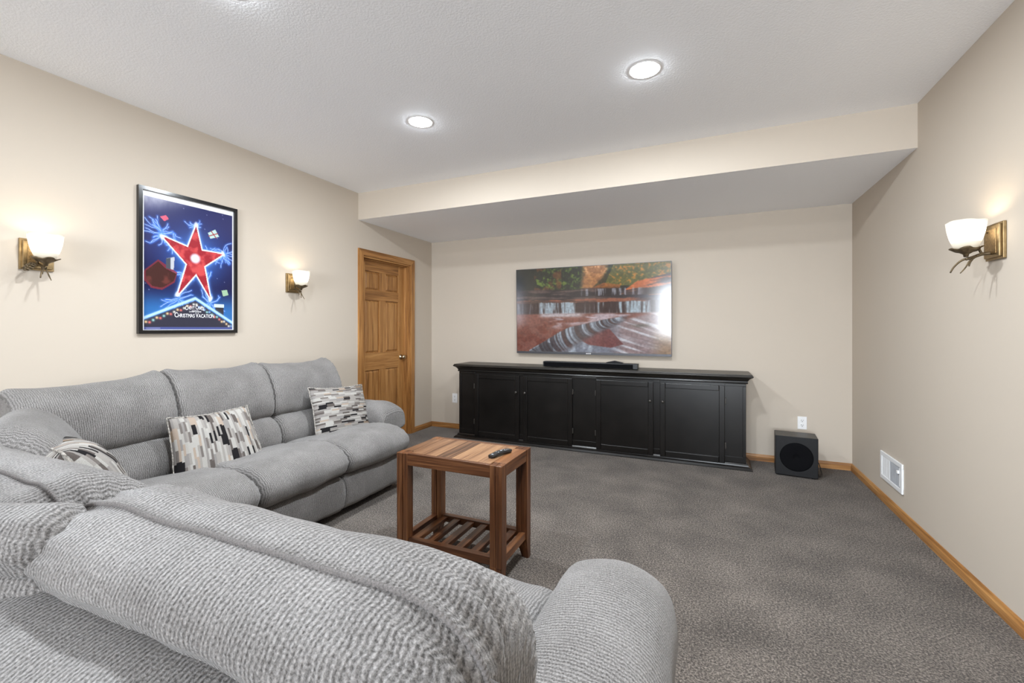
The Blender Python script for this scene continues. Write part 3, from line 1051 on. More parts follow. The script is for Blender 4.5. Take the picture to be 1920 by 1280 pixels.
def paint_waterfall(w=400, h=228):
    V, U = np.mgrid[0:h, 0:w]
    U = U / (w - 1); V = V / (h - 1)
    n1 = vnoise(h, w, 10, 16, 1); n2 = vnoise(h, w, 26, 40, 2); n2 = 0.55 * n2 + 0.45 * vnoise(h, w, 64, 100, 52, 2); nh = vnoise(h, w, 34, 5, 3); nv = vnoise(h, w, 3, 70, 4)
    nd = vnoise(h, w, 20, 6, 5)
    img = np.zeros((h, w, 3)) + (38, 42, 34)
    # foliage and cliffs
    img = blend(img, (62, 82, 40), sm(0.42, 0.62, n2) * sm(0.14, 0.24, U))
    img = blend(img, (104, 120, 50), sm(0.56, 0.7, n2) * (U > 0.18) * (U < 0.52))
    img = blend(img, (40, 42, 38), sm(0.16, 0.02, U) * 0.8)
    img = blend(img, (126, 70, 40), sm(0.5, 0.66, n1) * (U > 0.13) * (U < 0.32) * 0.6)
    cl = sm(0.44, 0.49, U + 0.06 * (n1 - .5)) * sm(0.66, 0.60, U + V * 0.3 + 0.1 * (n1 - .5))
    img = blend(img, (204, 134, 82), cl * (0.6 + 0.4 * n2))
    img = blend(img, (232, 176, 130), cl * sm(0.5, 0.7, n2) * sm(0.16, 0.02, V))
    img = blend(img, (70, 60, 40), inside(U, V, [(0.52, 0.26), (0.63, 0.08), (0.66, 0.10), (0.56, 0.27)]) * 0.7)
    tr = inside(U, V, [(0.60, 0.24), (0.66, 0.0), (1.0, 0.0), (1.0, 0.14), (0.82, 0.24)])
    img = blend(img, (112, 110, 54), tr * (0.55 + 0.5 * n2))
    img = blend(img, (186, 128, 54), tr * sm(0.52, 0.66, n2))
    img = blend(img, (178, 98, 48), inside(U, V, [(0.50, 0.27), (0.60, 0.20), (0.70, 0.23), (0.70, 0.28)]) * (0.4 + 0.6 * n2))
    img = blend(img, (104, 126, 52), inside(U, V, [(0.14, 0.12), (0.20, 0.16), (0.28, 0.24), (0.20, 0.23), (0.15, 0.19)]) * sm(0.35, 0.6, n2))
    # sloping orange rock at right
    rk = inside(U, V, [(0.72, 0.30), (0.80, 0.20), (1.0, 0.12), (1.0, 0.37), (0.70, 0.34)])
    stq = vnoise(h, w, 26, 4, 8)
    shear = np.clip((V + 0.22 * (U - 0.7)) * h, 0, h - 1).astype(int)
    st2 = stq[shear, (U * (w - 1)).astype(int)]
    img = blend(img, (66, 52, 52), rk)
    img = blend(img, (204, 110, 58), rk * sm(0.50, 0.62, st2))
    # dark ledges
    dk = sm(0.245, 0.275, V + 0.02 * (n1 - .5)) * (1 - rk)
    img = blend(img, (44, 38, 40), dk)
    img = blend(img, (92, 74, 72), dk * sm(0.5, 0.66, nh))
    img = blend(img, (150, 96, 76), sm(0.36, 0.41, V) * sm(0.5, 0.62, nh) * 0.8)
    img = blend(img, (64, 60, 72), sm(0.34, 0.36, V) * sm(0.44, 0.40, V) * sm(0.7, 0.85, U))
    up = (V > 0.265) * (V < 0.345) * sm(0.54, 0.62, nv) * sm(0.42, 0.5, U) * sm(0.86, 0.8, U)
    img = blend(img, (170, 172, 184), up * 0.75)
    e1 = 0.415 + 0.02 * (n1 - .5)
    img = blend(img, (150, 92, 70), (V > e1 - 0.035) * (V < e1 + 0.008) * (0.35 + 0.65 * sm(0.4, 0.55, nh)) * sm(0.97, 0.8, U))
    # middle fall
    mid = (V > e1) * (V < 0.55)
    img = blend(img, (58, 40, 38), mid)
    falls = sm(0.15, 0.18, U) * sm(0.42, 0.40, U) + sm(0.55, 0.57, U) * sm(0.61, 0.595, U) + sm(0.67, 0.70, U) * sm(0.90, 0.86, U)
    img = blend(img, (176, 196, 208), mid * falls * sm(0.36, 0.66, nv))
    img = blend(img, (120, 118, 128), mid * sm(0.62, 0.75, nv) * 0.6)
    # pool below
    pool = sm(0.535, 0.56, V)
    img = blend(img, (130, 80, 68), pool)
    sw = sm(0.47, 0.62, nd) * sm(0.53, 0.57, V) * sm(0.76, 0.62, V + 0.1 * (n1 - .5)) * sm(0.06, 0.2, U)
    img = blend(img, (196, 186, 196), sw * 0.85)
    img = blend(img, (206, 206, 214), np.exp(-((V - 0.565) / 0.025) ** 2) * sm(0.14, 0.2, U) * sm(0.5, 0.42, U) * 0.8)
    img = blend(img, (112, 54, 38), sm(0.6, 0.7, V) * sm(0.45, 0.6, n1) * sm(0.42, 0.3, U) * 0.7)
    # right-hand rush of water
    ax = U * 0.86 + V * 0.5; ay = V * 0.86 - U * 0.5
    ix = np.clip((ax - ax.min()) / np.ptp(ax) * (w - 1), 0, w - 1).astype(int)
    iy = np.clip((ay - ay.min()) / np.ptp(ay) * (h - 1), 0, h - 1).astype(int)
    flow = vnoise(h, w, 46, 3, 9)[iy, ix]
    rr = sm(0.0, 0.05, V - (0.60 + 0.55 * (0.74 - U))) * sm(0.68, 0.74, U + 0.3 * sm(0.6, 1.0, V)) * sm(0.5, 0.6, V)
    img = blend(img, (146, 126, 128), rr)
    img = blend(img, (206, 206, 214), rr * sm(0.45, 0.66, flow))
    img = blend(img, (158, 128, 92), rr * sm(0.85, 0.98, U) * sm(0.70, 0.8, V) * 0.7)
    img = blend(img, (70, 64, 48), np.exp(-(((U - 0.83) / 0.05) ** 2 + ((V - 0.69) / 0.018) ** 2)) * 0.7)
    # front diagonal fall
    crest = [(0.09, 0.985), (0.20, 0.87), (0.30, 0.76), (0.37, 0.70), (0.48, 0.66), (0.60, 0.615), (0.66, 0.60), (0.77, 0.565)]
    cu = np.array([p[0] for p in crest]); cv = np.array([p[1] for p in crest])
    cr = np.interp(U, cu, cv)
    thick = np.interp(U, [0.09, 0.2, 0.35, 0.5, 0.65, 0.77], [0.02, 0.20, 0.27, 0.17, 0.10, 0.04])
    tt = (V - cr) / thick
    fm = sm(0, 0.06, tt) * (U > 0.09) * sm(0.78, 0.68, U)
    below = fm * sm(0.8, 1.05, tt) * sm(0.74, 0.60, U)
    img = blend(img, (124, 128, 142), below)
    img = blend(img, (168, 178, 192), below * sm(0.45, 0.65, vnoise(h, w, 5, 22, 12)))
    wedge = inside(U, V, [(0.42, 0.83), (0.53, 0.76), (0.63, 0.72), (0.72, 0.90), (0.64, 0.94), (0.5, 0.91)])
    img = blend(img, (118, 66, 64), wedge * (0.75 + 0.3 * n1))
    tu = np.clip((U - 0.06 * np.clip(tt, 0, 1) ** 2) * (w - 1), 0, w - 1).astype(int)
    fl = vnoise(4, w, 2, 80, 15)[1][tu]
    f2 = fm * sm(1.25, 0.75, tt)
    img = blend(img, (66, 60, 66), f2)
    img = blend(img, (176, 190, 204), f2 * sm(0.38, 0.72, fl) * (0.55 + 0.45 * np.clip(1 - tt, 0, 1)))
    img = blend(img, (120, 76, 60), f2 * sm(0.48, 0.30, fl) * 0.35)
    img = blend(img, (56, 50, 52), inside(U, V, [(0.09, 1.0), (0.20, 0.88), (0.26, 0.9), (0.26, 1.0)]) * 0.55)
    img = img * (0.80 + 0.40 * vnoise(h, w, 60, 90, 21, 3))[..., None]
    for ax in (0, 1):                                        # soften the hard edges a little
        img = (np.roll(img, 1, ax) + 2 * img + np.roll(img, -1, ax)) / 4
    return img

def paint_poster(w=190, h=285):
    """plain winter-night stand-in: navy sky, electric burst round a red star, falling gifts, snowy lit gable"""
    V, U = np.mgrid[0:h, 0:w]
    U = U / (w - 1); V = V / (h - 1)
    asp = 0.68
    r = np.random.default_rng(5)
    img = np.zeros((h, w, 3)) + (40, 44, 92)
    img = blend(img, (24, 26, 66), sm(0.30, 0.62, V))
    img = blend(img, (46, 110, 176), sm(0.64, 0.86, V) * 0.9)
    cx, cy = 0.54, 0.42
    d = np.hypot((U - cx) * asp, V - cy)
    img = blend(img, (64, 120, 206), np.exp(-(d / 0.20) ** 2) * 0.85)
    img = blend(img, (150, 148, 170), sm(0.16, 0.0, V + 0.25 * U) * 0.75 * (0.5 + vnoise(h, w, 14, 20, 31)))
    for k in range(26):                                       # small stars
        x, y = r.random(), r.random() * 0.7
        img = blend(img, (190, 200, 235), np.exp(-(np.hypot((U - x) * asp, V - y) / 0.0032) ** 2) * 0.7)
    # electric filaments
    def bolt(x, y, a, L):
        pts = [(x, y)]
        for i in range(5):
            a += r.normal(0, 0.35)
            x += math.cos(a) * L / 5 / asp; y += math.sin(a) * L / 5
            pts.append((x, y))
        return pts
    arms = [(0.17, 0.26, 24, 0.12), (0.90, 0.35, 22, 0.11), (0.54, 0.16, 12, 0.07), (0.36, 0.76, 14, 0.12), (0.72, 0.78, 14, 0.11),
            (0.33, 0.34, 10, 0.08), (0.70, 0.40, 10, 0.09), (0.40, 0.56, 10, 0.08), (0.68, 0.58, 10, 0.08)]
    for (x, y, n, L) in arms:
        for k in range(n):
            img = stroke(img, U, V, bolt(x, y, r.random() * 2 * PI, L * (0.6 + 0.7 * r.random())), 0.0016, (196, 220, 250), asp, 0.85, 0.010, (70, 120, 220))
    # a plain five-armed red star edged in white
    tips = [(0.55, 0.15), (0.88, 0.35), (0.72, 0.74), (0.34, 0.73), (0.18, 0.28)]
    inn = [(0.615, 0.345), (0.645, 0.475), (0.55, 0.545), (0.445, 0.475), (0.455, 0.335)]
    star = [p for ab in zip(tips, inn) for p in ab]
    img = stroke(img, U, V, star + [star[0]], 0.010, (226, 232, 244), asp, 1.0, 0.022, (120, 170, 240))
    img = blend(img, (150, 40, 50), inside(U, V, star))
    img = blend(img, (196, 74, 76), inside(U, V, star) * sm(0.4, 0.7, vnoise(h, w, 16, 12, 33)))
    for (x, y) in tips:
        img = blend(img, (214, 220, 236), np.exp(-(np.hypot((U - x) * asp, V - y + 0.012 * np.sin(U * 60)) / 0.020) ** 4) * 0.9)
    c0 = np.hypot((U - 0.54) * asp, V - 0.42)
    img = blend(img, (214, 218, 230), (1 - sm(0.026, 0.05, c0)) * 0.9)
    # brown sack with a grey box
    sackn = vnoise(h, w, 10, 8, 40)
    sack = inside(U, V, [(0.02, 0.56), (0.14, 0.48), (0.22, 0.53), (0.33, 0.56), (0.30, 0.62), (0.18, 0.68), (0.08, 0.67), (0.02, 0.62)])
    img = blend(img, (130, 44, 50), sm(0.2, 1, inside(U, V, [(0.0, 0.56), (0.14, 0.465), (0.34, 0.55), (0.31, 0.63), (0.18, 0.695), (0.07, 0.685), (0.0, 0.63)])) * 0.8)
    img = blend(img, (64, 36, 34), sack)
    img = blend(img, (96, 50, 46), sack * sm(0.5, 0.7, sackn))
    img = blend(img, (180, 184, 192), inside(U, V, [(0.22, 0.45), (0.31, 0.43), (0.30, 0.53), (0.22, 0.525)]))
    img = blend(img, (70, 74, 84), inside(U, V, [(0.22, 0.45), (0.27, 0.44), (0.265, 0.53), (0.22, 0.525)]))
    # gifts
    g = inside(U, V, [(0.69, 0.19), (0.78, 0.15), (0.83, 0.205), (0.72, 0.235)])
    img = blend(img, (176, 204, 200), g)
    img = stroke(img, U, V, [(0.73, 0.17), (0.79, 0.22)], 0.004, (150, 60, 60), asp)
    img = stroke(img, U, V, [(0.70, 0.215), (0.81, 0.18)], 0.004, (150, 60, 60), asp)
    img = blend(img, (202, 92, 116), inside(U, V, [(0.16, 0.135), (0.22, 0.115), (0.25, 0.14), (0.20, 0.165)]))
    img = blend(img, (150, 180, 150), inside(U, V, [(0.86, 0.665), (0.93, 0.655), (0.95, 0.70), (0.88, 0.715)]))
    # gable, snow line, chimney and coloured bulbs
    img = blend(img, (50, 48, 56), inside(U, V, [(0.78, 0.80), (0.885, 0.80), (0.885, 0.90), (0.78, 0.86)]))
    img = blend(img, (196, 214, 232), inside(U, V, [(0.765, 0.785), (0.89, 0.785), (0.89, 0.812), (0.765, 0.812)]))
    gab = inside(U, V, [(-0.01, 0.93), (0.54, 0.765), (1.01, 0.965), (1.01, 1.01), (-0.01, 1.01)])
    img = blend(img, (48, 48, 62), gab)
    img = stroke(img, U, V, [(-0.01, 0.915), (0.54, 0.745), (1.01, 0.945)], 0.010, (170, 204, 236), asp, 1.0, 0.016, (90, 150, 220))
    cols = [(240, 236, 220), (240, 120, 110), (130, 180, 240), (250, 210, 150), (160, 220, 210)]
    for k in range(15):
        t = (k + 0.5) / 15
        for (x, y) in ((0.54 * (1 - t), 0.79 + 0.165 * t), (0.54 + 0.46 * t, 0.79 + 0.195 * t)):
            q = np.hypot((U - x) * asp, V - y - 0.008 * math.sin(k * 2.1))
            img = blend(img, cols[(k * 2 + int(x * 10)) % 5], np.exp(-(q / 0.0095) ** 2) * 0.95)
    img = blend(img, (74, 84, 140), (V > 0.982).astype(float))
    img = stroke(img, U, V, [(0.02, 0.989), (0.16, 0.989)], 0.002, (190, 190, 205), asp, 0.7)
    return img

# television on the wall, leaning forward a little
tv = thing('television', (2.064, -0.02, 0.965), 'large flat television showing a red-rock waterfall, hung on the back wall', 'television')
def tilt(P):
    return Vector((P[0], P[1] - 0.022 * (P[2] - 0.965), P[2]))
bm = B()
box(bm, 1.219, 2.909, -0.060, -0.030, 0.966, 1.927, 0.003)
box(bm, 1.45, 2.68, -0.032, -0.002, 1.05, 1.70, 0.004)
for v in bm.verts: v.co = tilt(v.co)
obj('television_body', bm, M_BLKPL, tv)
bm = B()
box(bm, 1.219, 2.909, -0.0655, -0.058, 0.966, 0.990, 0.001)
box(bm, 1.219, 1.2225, -0.0655, -0.058, 0.966, 1.927)
box(bm, 2.9055, 2.909, -0.0655, -0.058, 0.966, 1.927)
box(bm, 1.219, 2.909, -0.0655, -0.058, 1.9235, 1.927)
for v in bm.verts: v.co = tilt(v.co)
obj('bezel', bm, M_SILVER, tv)
p0, p1, p2 = tilt((1.2225, -0.063, 1.9235)), tilt((2.9055, -0.063, 1.9235)), tilt((1.2225, -0.063, 0.990))
picture_grid('screen', paint_waterfall(), p0, p1 - p0, p2 - p0, M_SCREEN, tv)
bm = B()
x = 2.035
for wl in (0.012, 0.011, 0.012, 0.010):
    box(bm, x, x + wl, -0.0670, -0.0655, 0.973, 0.983, 0.0005)
    x += wl + 0.003
for v in bm.verts: v.co = tilt(v.co)
obj('logo', bm, M_LOGO, tv)

# framed poster
po = thing('framed_poster', (0, -2.888, 1.218), 'glossy black framed film poster with a blue night picture, on the left wall', 'picture')
PY0, PY1, PZ0, PZ1 = -3.196, -2.572, 1.217, 2.138
fwid = 0.022
def frame_bar(pts):
    return mitred(pts, 0.001, 0.026)
obj('frame_bar', frame_bar([(PY0, PZ0), (PY0 + fwid, PZ0 + fwid), (PY0 + fwid, PZ1 - fwid), (PY0, PZ1)]), M_FRAME, po)
obj('frame_bar', frame_bar([(PY1 - fwid, PZ0 + fwid), (PY1, PZ0), (PY1, PZ1), (PY1 - fwid, PZ1 - fwid)]), M_FRAME, po)
obj('frame_bar', frame_bar([(PY0, PZ0), (PY1, PZ0), (PY1 - fwid, PZ0 + fwid), (PY0 + fwid, PZ0 + fwid)]), M_FRAME, po)
obj('frame_bar', frame_bar([(PY0 + fwid, PZ1 - fwid), (PY1 - fwid, PZ1 - fwid), (PY1, PZ1), (PY0, PZ1)]), M_FRAME, po)
boxobj('mat_board', (0.002, 0.012, PY0 + fwid, PY1 - fwid, PZ0 + fwid, PZ1 - fwid), plain('white_paper', (0.72, 0.72, 0.74), 0.3, 0, 0.4, 0.02), po)
gy0, gy1, gz0, gz1 = PY0 + fwid + 0.012, PY1 - fwid - 0.010, PZ0 + fwid + 0.004, PZ1 - fwid - 0.034
pr = picture_grid('poster_print', paint_poster(), (0.0127, gy0, gz1), (0, gy1 - gy0, 0), (0, 0, gz0 - gz1), M_PRINT, po)

M_INK = plain('white_ink', (0.78, 0.78, 0.80), 0.3, 0, 0.3, 0.01)
def lettering(txt, cy, cz, size, width, arc=0.0, bold=0.0, caps_big=True, name='lettering', tight=0.92):
    """flat printed words; first letters of words are larger, baseline may arch"""
    verts, faces = [], []
    x = 0.0
    glyphs = []
    dg = bpy.context.evaluated_depsgraph_get()
    start = True
    for ch in txt:
        if ch == ' ':
            x += size * 0.22; start = True; continue
        s = size * (1.28 if start and caps_big else 1.0)
        start = False
        cu = bpy.data.curves.new('g', 'FONT')
        cu.body = ch; cu.size = s; cu.offset = bold * s
        o = bpy.data.objects.new('g', cu)
        col.objects.link(o)
        bpy.context.view_layer.update()
        me = o.evaluated_get(bpy.context.evaluated_depsgraph_get()).to_mesh()
        vs = [v.co.copy() for v in me.vertices]
        ps = [list(p.vertices) for p in me.polygons]
        o.evaluated_get(bpy.context.evaluated_depsgraph_get()).to_mesh_clear()
        bpy.data.objects.remove(o); bpy.data.curves.remove(cu)
        wdt = max(v.x for v in vs) if vs else 0
        glyphs.append((x, vs, ps))
        x += wdt * tight + size * 0.07
    kx = width / x
    for gx, vs, ps in glyphs:
        b = len(verts)
        for v in vs:
            t = (gx + v.x) / x - 0.5
            verts.append((0.0130, cy + t * x * kx, cz + v.y * (1 + arc * abs(t) * 0.6) - arc * size * (t * t) * 4))
        faces += [[i + b for i in p] for p in ps]
    me = bpy.data.meshes.new(name)
    me.from_pydata(verts, [], faces)
    return link(name, me, M_INK, pr)

lc = (gy0 + gy1) / 2
lettering('CHEVY CHASE', lc + 0.020, gz0 + 0.139, 0.030, 0.124, 0.30, 0.010)
lettering('NATIONAL', lc + 0.022, gz0 + 0.1285, 0.007, 0.045, 0, 0.01, False)
lettering("LAMPOON'S", lc + 0.022, gz0 + 0.1175, 0.013, 0.078, 0, 0.02, False)
lettering('CHRISTMAS VACATION', lc + 0.020, gz0 + 0.082, 0.035, 0.255, 0.0, 0.010)

# ------------------------------------------------------------------ subwoofer and its cord
sw = thing('subwoofer', (3.927, -0.303, 0), 'black cube subwoofer with a round black grille on the carpet by the back wall', 'speaker', rotz=-0.085)
SX0, SX1, SY0, SY1, SZ = -0.152, 0.152, -0.108, 0.108, 0.340
bm = B()
box(bm, SX0, SX1, SY0, SY1, 0.010, SZ, 0.004, mi=0)
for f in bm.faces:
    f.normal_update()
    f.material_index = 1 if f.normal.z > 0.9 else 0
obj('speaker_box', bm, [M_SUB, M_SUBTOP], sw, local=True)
bm = B()
lathe(bm, [(0.0, 0.004), (0.060, -0.004), (0.104, -0.006), (0.116, -0.003), (0.120, 0.0005)], (0, SY0 - 0.001, 0.170), 'y', 48)
obj('round_grille', bm, M_CLOTH, sw, smooth=True, local=True)
for (x, y) in ((SX0 + .03, SY0 + .03), (SX1 - .03, SY0 + .03), (SX0 + .03, SY1 - .03), (SX1 - .03, SY1 - .03)):
    bm = B()
    lathe(bm, [(0.014, 0.0005), (0.016, 0.004), (0.016, 0.011)], (x, y, 0), 'z', 12)
    obj('rubber_foot', bm, M_RUBBER, sw, local=True)
path, _ = catmull([(4.060, -0.195, 0.09), (4.080, -0.165, 0.10), (4.115, -0.19, 0.085), (4.125, -0.23, 0.03), (4.120, -0.29, 0.006), (4.095, -0.33, 0.005),
                   (4.100, -0.26, 0.005), (4.09, -0.12, 0.005), (4.05, -0.06, 0.02)], 60, False)
bm = B()
tube(bm, path, 0.0035, 8)
tag(obj('power_cord', bm, M_RUBBER, smooth=True), 'thin black power cord looping on the carpet behind the subwoofer', 'cord')

# ------------------------------------------------------------------ side table and remote
TX0, TX1, TY0, TY1, TZ = 1.724, 2.338, -2.862, -2.486, 0.595
tb = thing('side_table', ((TX0 + TX1) / 2, (TY0 + TY1) / 2, 0), 'small reddish brown wooden side table with slatted lower shelf on the carpet', 'table')
lw, ld = 0.066, 0.056
for (sx, sy) in ((0, 0), (1, 0), (0, 1), (1, 1)):
    x0 = TX0 if sx == 0 else TX1 - lw
    y0 = TY0 if sy == 0 else TY1 - ld
    bm = B()
    # two boards side by side with a groove between; the inner one ends in a taper
    xo0, xo1 = (x0, x0 + 0.034) if sx == 0 else (x0 + lw - 0.034, x0 + lw)
    xi0, xi1 = (x0 + 0.0365, x0 + lw) if sx == 0 else (x0, x0 + lw - 0.0365)
    zt = 0.105
    box(bm, xo0, xo1, y0, y0 + ld, zt, TZ, 0.0025)
    box(bm, xi0, xi1, y0 + 0.003, y0 + ld - 0.003, zt, TZ - 0.001, 0.0015)
    box(bm, min(xo0, xi0) + 0.02, max(xo1, xi1) - 0.02, y0 + 0.008, y0 + ld - 0.008, zt + 0.01, TZ - 0.004)
    vs = box(bm, x0 + 0.0015, x0 + lw - 0.0015, y0 + 0.0015, y0 + ld - 0.0015, 0.0, zt + 0.002)
    for v in vs:
        if v.co.z < 0.01:
            cxm = x0 if sx == 0 else x0 + lw
            v.co.x += (cxm - v.co.x) * 0.42
            cym = y0 if sy == 0 else y0 + ld
            v.co.y += (cym - v.co.y) * 0.38
    obj('leg', bm, ACA_Z, tb)
ah = 0.062
boxobj('apron', (TX0 + lw, TX1 - lw, TY0 + 0.003, TY0 + 0.026, TZ - ah, TZ), ACA_X, tb, 0.0015)
boxobj('apron', (TX0 + lw, TX1 - lw, TY1 - 0.026, TY1 - 0.003, TZ - ah, TZ), ACA_X, tb, 0.0015)
boxobj('apron', (TX0 + 0.003, TX0 + 0.026, TY0 + ld, TY1 - ld, TZ - ah, TZ - 0.002), ACA_Y, tb, 0.0015)
boxobj('apron', (TX1 - 0.026, TX1 - 0.003, TY0 + ld, TY1 - ld, TZ - ah, TZ - 0.002), ACA_Y, tb, 0.0015)
nb = 8
bx0, bx1 = TX0 + 0.004, TX1 - 0.004
wds = [0.066, 0.086, 0.074, 0.090, 0.070, 0.080, 0.072, 0.068]
sw_ = sum(wds)
xx = bx0
for i, wv in enumerate(wds):
    wv = wv / sw_ * (bx1 - bx0)
    e = ld + 0.001 if i in (0, nb - 1) else 0.0275
    boxobj('top_board', (xx + 0.0006, xx + wv - 0.0006, TY0 + e, TY1 - e, TZ - 0.018, TZ - 0.0005), ACA_Y if i == nb - 1 else ACA_TOP, tb, 0.001)
    xx += wv
s0, s1 = 0.110, 0.148
boxobj('shelf_rail', (TX0 + lw, TX1 - lw, TY0 + 0.010, TY0 + 0.044, s0, s1), ACA_X, tb, 0.002)
boxobj('shelf_rail', (TX0 + lw, TX1 - lw, TY1 - 0.044, TY1 - 0.010, s0, s1), ACA_X, tb, 0.002)
boxobj('shelf_rail', (TX0 + 0.008, TX0 + 0.042, TY0 + ld, TY1 - ld, s0, s1), ACA_Y, tb, 0.002)
boxobj('shelf_rail', (TX1 - 0.042, TX1 - 0.008, TY0 + ld, TY1 - ld, s0, s1), ACA_Y, tb, 0.002)
for i in range(6):
    x = TX0 + 0.042 + (i + 0.5) * (TX1 - TX0 - 0.084) / 6
    boxobj('shelf_slat', (x - 0.021, x + 0.021, TY0 + 0.042, TY1 - 0.042, s0 + 0.010, s1 - 0.006), ACA_Y, tb, 0.002)

ang = math.atan2(0.125, 0.040)
rm = thing('remote_control', (2.248, -2.688, TZ), 'slim black remote control with grey buttons lying on the side table', 'remote control', rotz=ang)
bm = B()
secs = []
RL, RW = 0.150, 0.038
for i in range(17):
    t = i / 16
    x = (t - 0.5) * RL
    z0 = 0.0008 + 0.006 * math.sin(PI * t) ** 2
    h = 0.014 + 0.003 * t
    w = RW / 2 * (1 - 0.10 * math.sin(PI * t)) * min(1, 0.75 + 3 * min(t, 1 - t))
    secs.append([bm.verts.new(c) for c in ((x, -w * 0.7, z0), (x, w * 0.7, z0), (x, w, z0 + h * 0.5), (x, w * 0.86, z0 + h), (x, -w * 0.86, z0 + h), (x, -w, z0 + h * 0.5))])
for a, b in zip(secs, secs[1:]):
    for k in range(6):
        bm.faces.new((a[k], a[(k + 1) % 6], b[(k + 1) % 6], b[k]))
bm.faces.new(secs[0][::-1]); bm.faces.new(secs[-1])
obj('remote_body', bm, M_BLKPL, rm, smooth=False, local=True)
for (x, y, a, b) in ((-0.058, 0.0, 0.008, 0.012), (-0.022, -0.008, 0.006, 0.005), (-0.022, 0.008, 0.006, 0.005), (0.006, 0.0, 0.010, 0.010), (0.026, -0.009, 0.005, 0.005),
                     (0.026, 0.009, 0.005, 0.005), (0.040, -0.008, 0.006, 0.004), (0.040, 0.008, 0.006, 0.004), (0.060, 0.0, 0.004, 0.004)):
    t = x / RL + 0.5
    zt = 0.0008 + 0.006 * math.sin(PI * t) ** 2 + 0.014 + 0.003 * t
    bm = B()
    box(bm, x - a / 2, x + a / 2, y - b / 2, y + b / 2, zt - 0.0008, zt + 0.0012, 0.0006)
    obj('button', bm, M_BTN, rm, local=True)

# ------------------------------------------------------------------ the sectional sofa
so = thing('sectional_sofa', (1.0, -3.3, 0), 'large grey ribbed chenille reclining sectional sofa filling the left side and foreground', 'sofa')
XW = lambda P: Vector((P.y, P.x, P.z))              # along the left wall: u -> y, p -> x (faces +x)
YF = -4.55
HEAD = [(0.125, 0.70), (0.105, 0.82), (0.115, 0.925), (0.165, 0.985), (0.240, 0.992), (0.325, 0.945), (0.392, 0.85), (0.425, 0.74),
        (0.415, 0.655), (0.375, 0.618), (0.300, 0.605), (0.180, 0.620)]
LUMB = [(0.18, 0.40), (0.18, 0.56), (0.22, 0.635), (0.34, 0.640), (0.445, 0.600), (0.500, 0.520), (0.500, 0.440), (0.450, 0.390), (0.30, 0.37)]
SEAT = [(0.22, 0.28), (0.22, 0.41), (0.36, 0.435), (0.55, 0.455), (0.75, 0.490), (0.92, 0.498), (1.05, 0.468), (1.115, 0.405), (1.110, 0.340),
        (1.060, 0.295), (0.95, 0.275), (0.60, 0.265)]
FOOT = [(0.93, 0.10), (0.92, 0.22), (0.95, 0.272), (1.03, 0.278), (1.068, 0.235), (1.075, 0.160), (1.055, 0.085), (1.010, 0.048), (0.955, 0.052)]

def sag(a=0.030, side=0.0):
    def f(u, k, p, q):
        top = max(0.0, (q - 0.80) / 0.19)
        return (0, 0, (a * (abs(u) ** 2.2 - 0.6) - side * (1 - u)) * top)
    return f

def seatmod(u, k, p, q):
    top = max(0, min(1, (q - 0.38) / 0.1))
    return (0, 0.012 * (1 - u * u), 0.012 * (1 - u * u) * top - 0.016 * top * math.exp(-((p - 0.42) / 0.12) ** 2))

# along the left wall
modules = [(-3.84, -3.172, 3.1), (-3.172, -2.552, 1.2), (-2.552, -1.915, 5.4)]
for (a, b, sd_) in modules:
    m = (a + b) / 2
    w = b - a
    mp = (lambda mm: (lambda P: Vector((P.y, P.x + mm, P.z))))(m)
    loft('head_cushion', so, HEAD, w - 0.004, mp, r=0.042, mod=sag(0.030, 0.022 if sd_ == 3.1 else 0.0), amp=0.010, freq=5, seed=sd_, pleat=0.0035, pipe=(0.120, 0.935, 0.004))
    loft('back_cushion', so, LUMB, w - 0.006, mp, r=0.05, amp=0.008, freq=5, seed=sd_ + 9, pleat=0.002)
    loft('seat_cushion', so, SEAT, w - 0.003, mp, r=0.045, nu=48, npf=84, mod=seatmod, amp=0.009, freq=5, seed=sd_ + 4, pleat=0.0035)
for (a, b, sd_) in modules:
    m = (a + b) / 2
    mp = (lambda mm: (lambda P: Vector((P.y, P.x + mm, P.z))))(m)
    loft('footrest', so, FOOT, b - a - 0.004, mp, r=0.02, amp=0.006, freq=6, seed=sd_ + 2, pleat=0.001)
# arm at the far end, by the door
def padprof(w, h, z):
    return [(-w / 2, z - 0.02), (-w / 2 + 0.01, z + h * 0.30), (-w * 0.30, z + h * 0.47), (0, z + h * 0.54), (w * 0.30, z + h * 0.47), (w / 2 - 0.01, z + h * 0.25),
            (w / 2 + 0.005, z - 0.04), (w * 0.40, z - h * 0.42), (0, z - h * 0.5), (-w * 0.40, z - h * 0.42)]
def armdrop(L, d=0.06):
    def f(u, k, p, q):
        t = max(0.0, (u - 0.35) / 0.65)
        return (0, 0, -d * t * t)
    return f
ya = -1.752
loft('arm_pad', so, padprof(0.305, 0.19, 0.525), 0.62, lambda P: Vector((P.x + 0.515, P.y + ya, P.z)), r=0.06, rl=0.06, rr=0.035, mod=armdrop(0.62),
     amp=0.007, freq=5, seed=8.8)
bm = B()
box(bm, 0.14, 0.75, ya - 0.115, ya + 0.125, 0.045, 0.50, 0.025, 3)
obj('arm_panel', bm, M_FAB, so, smooth=True)

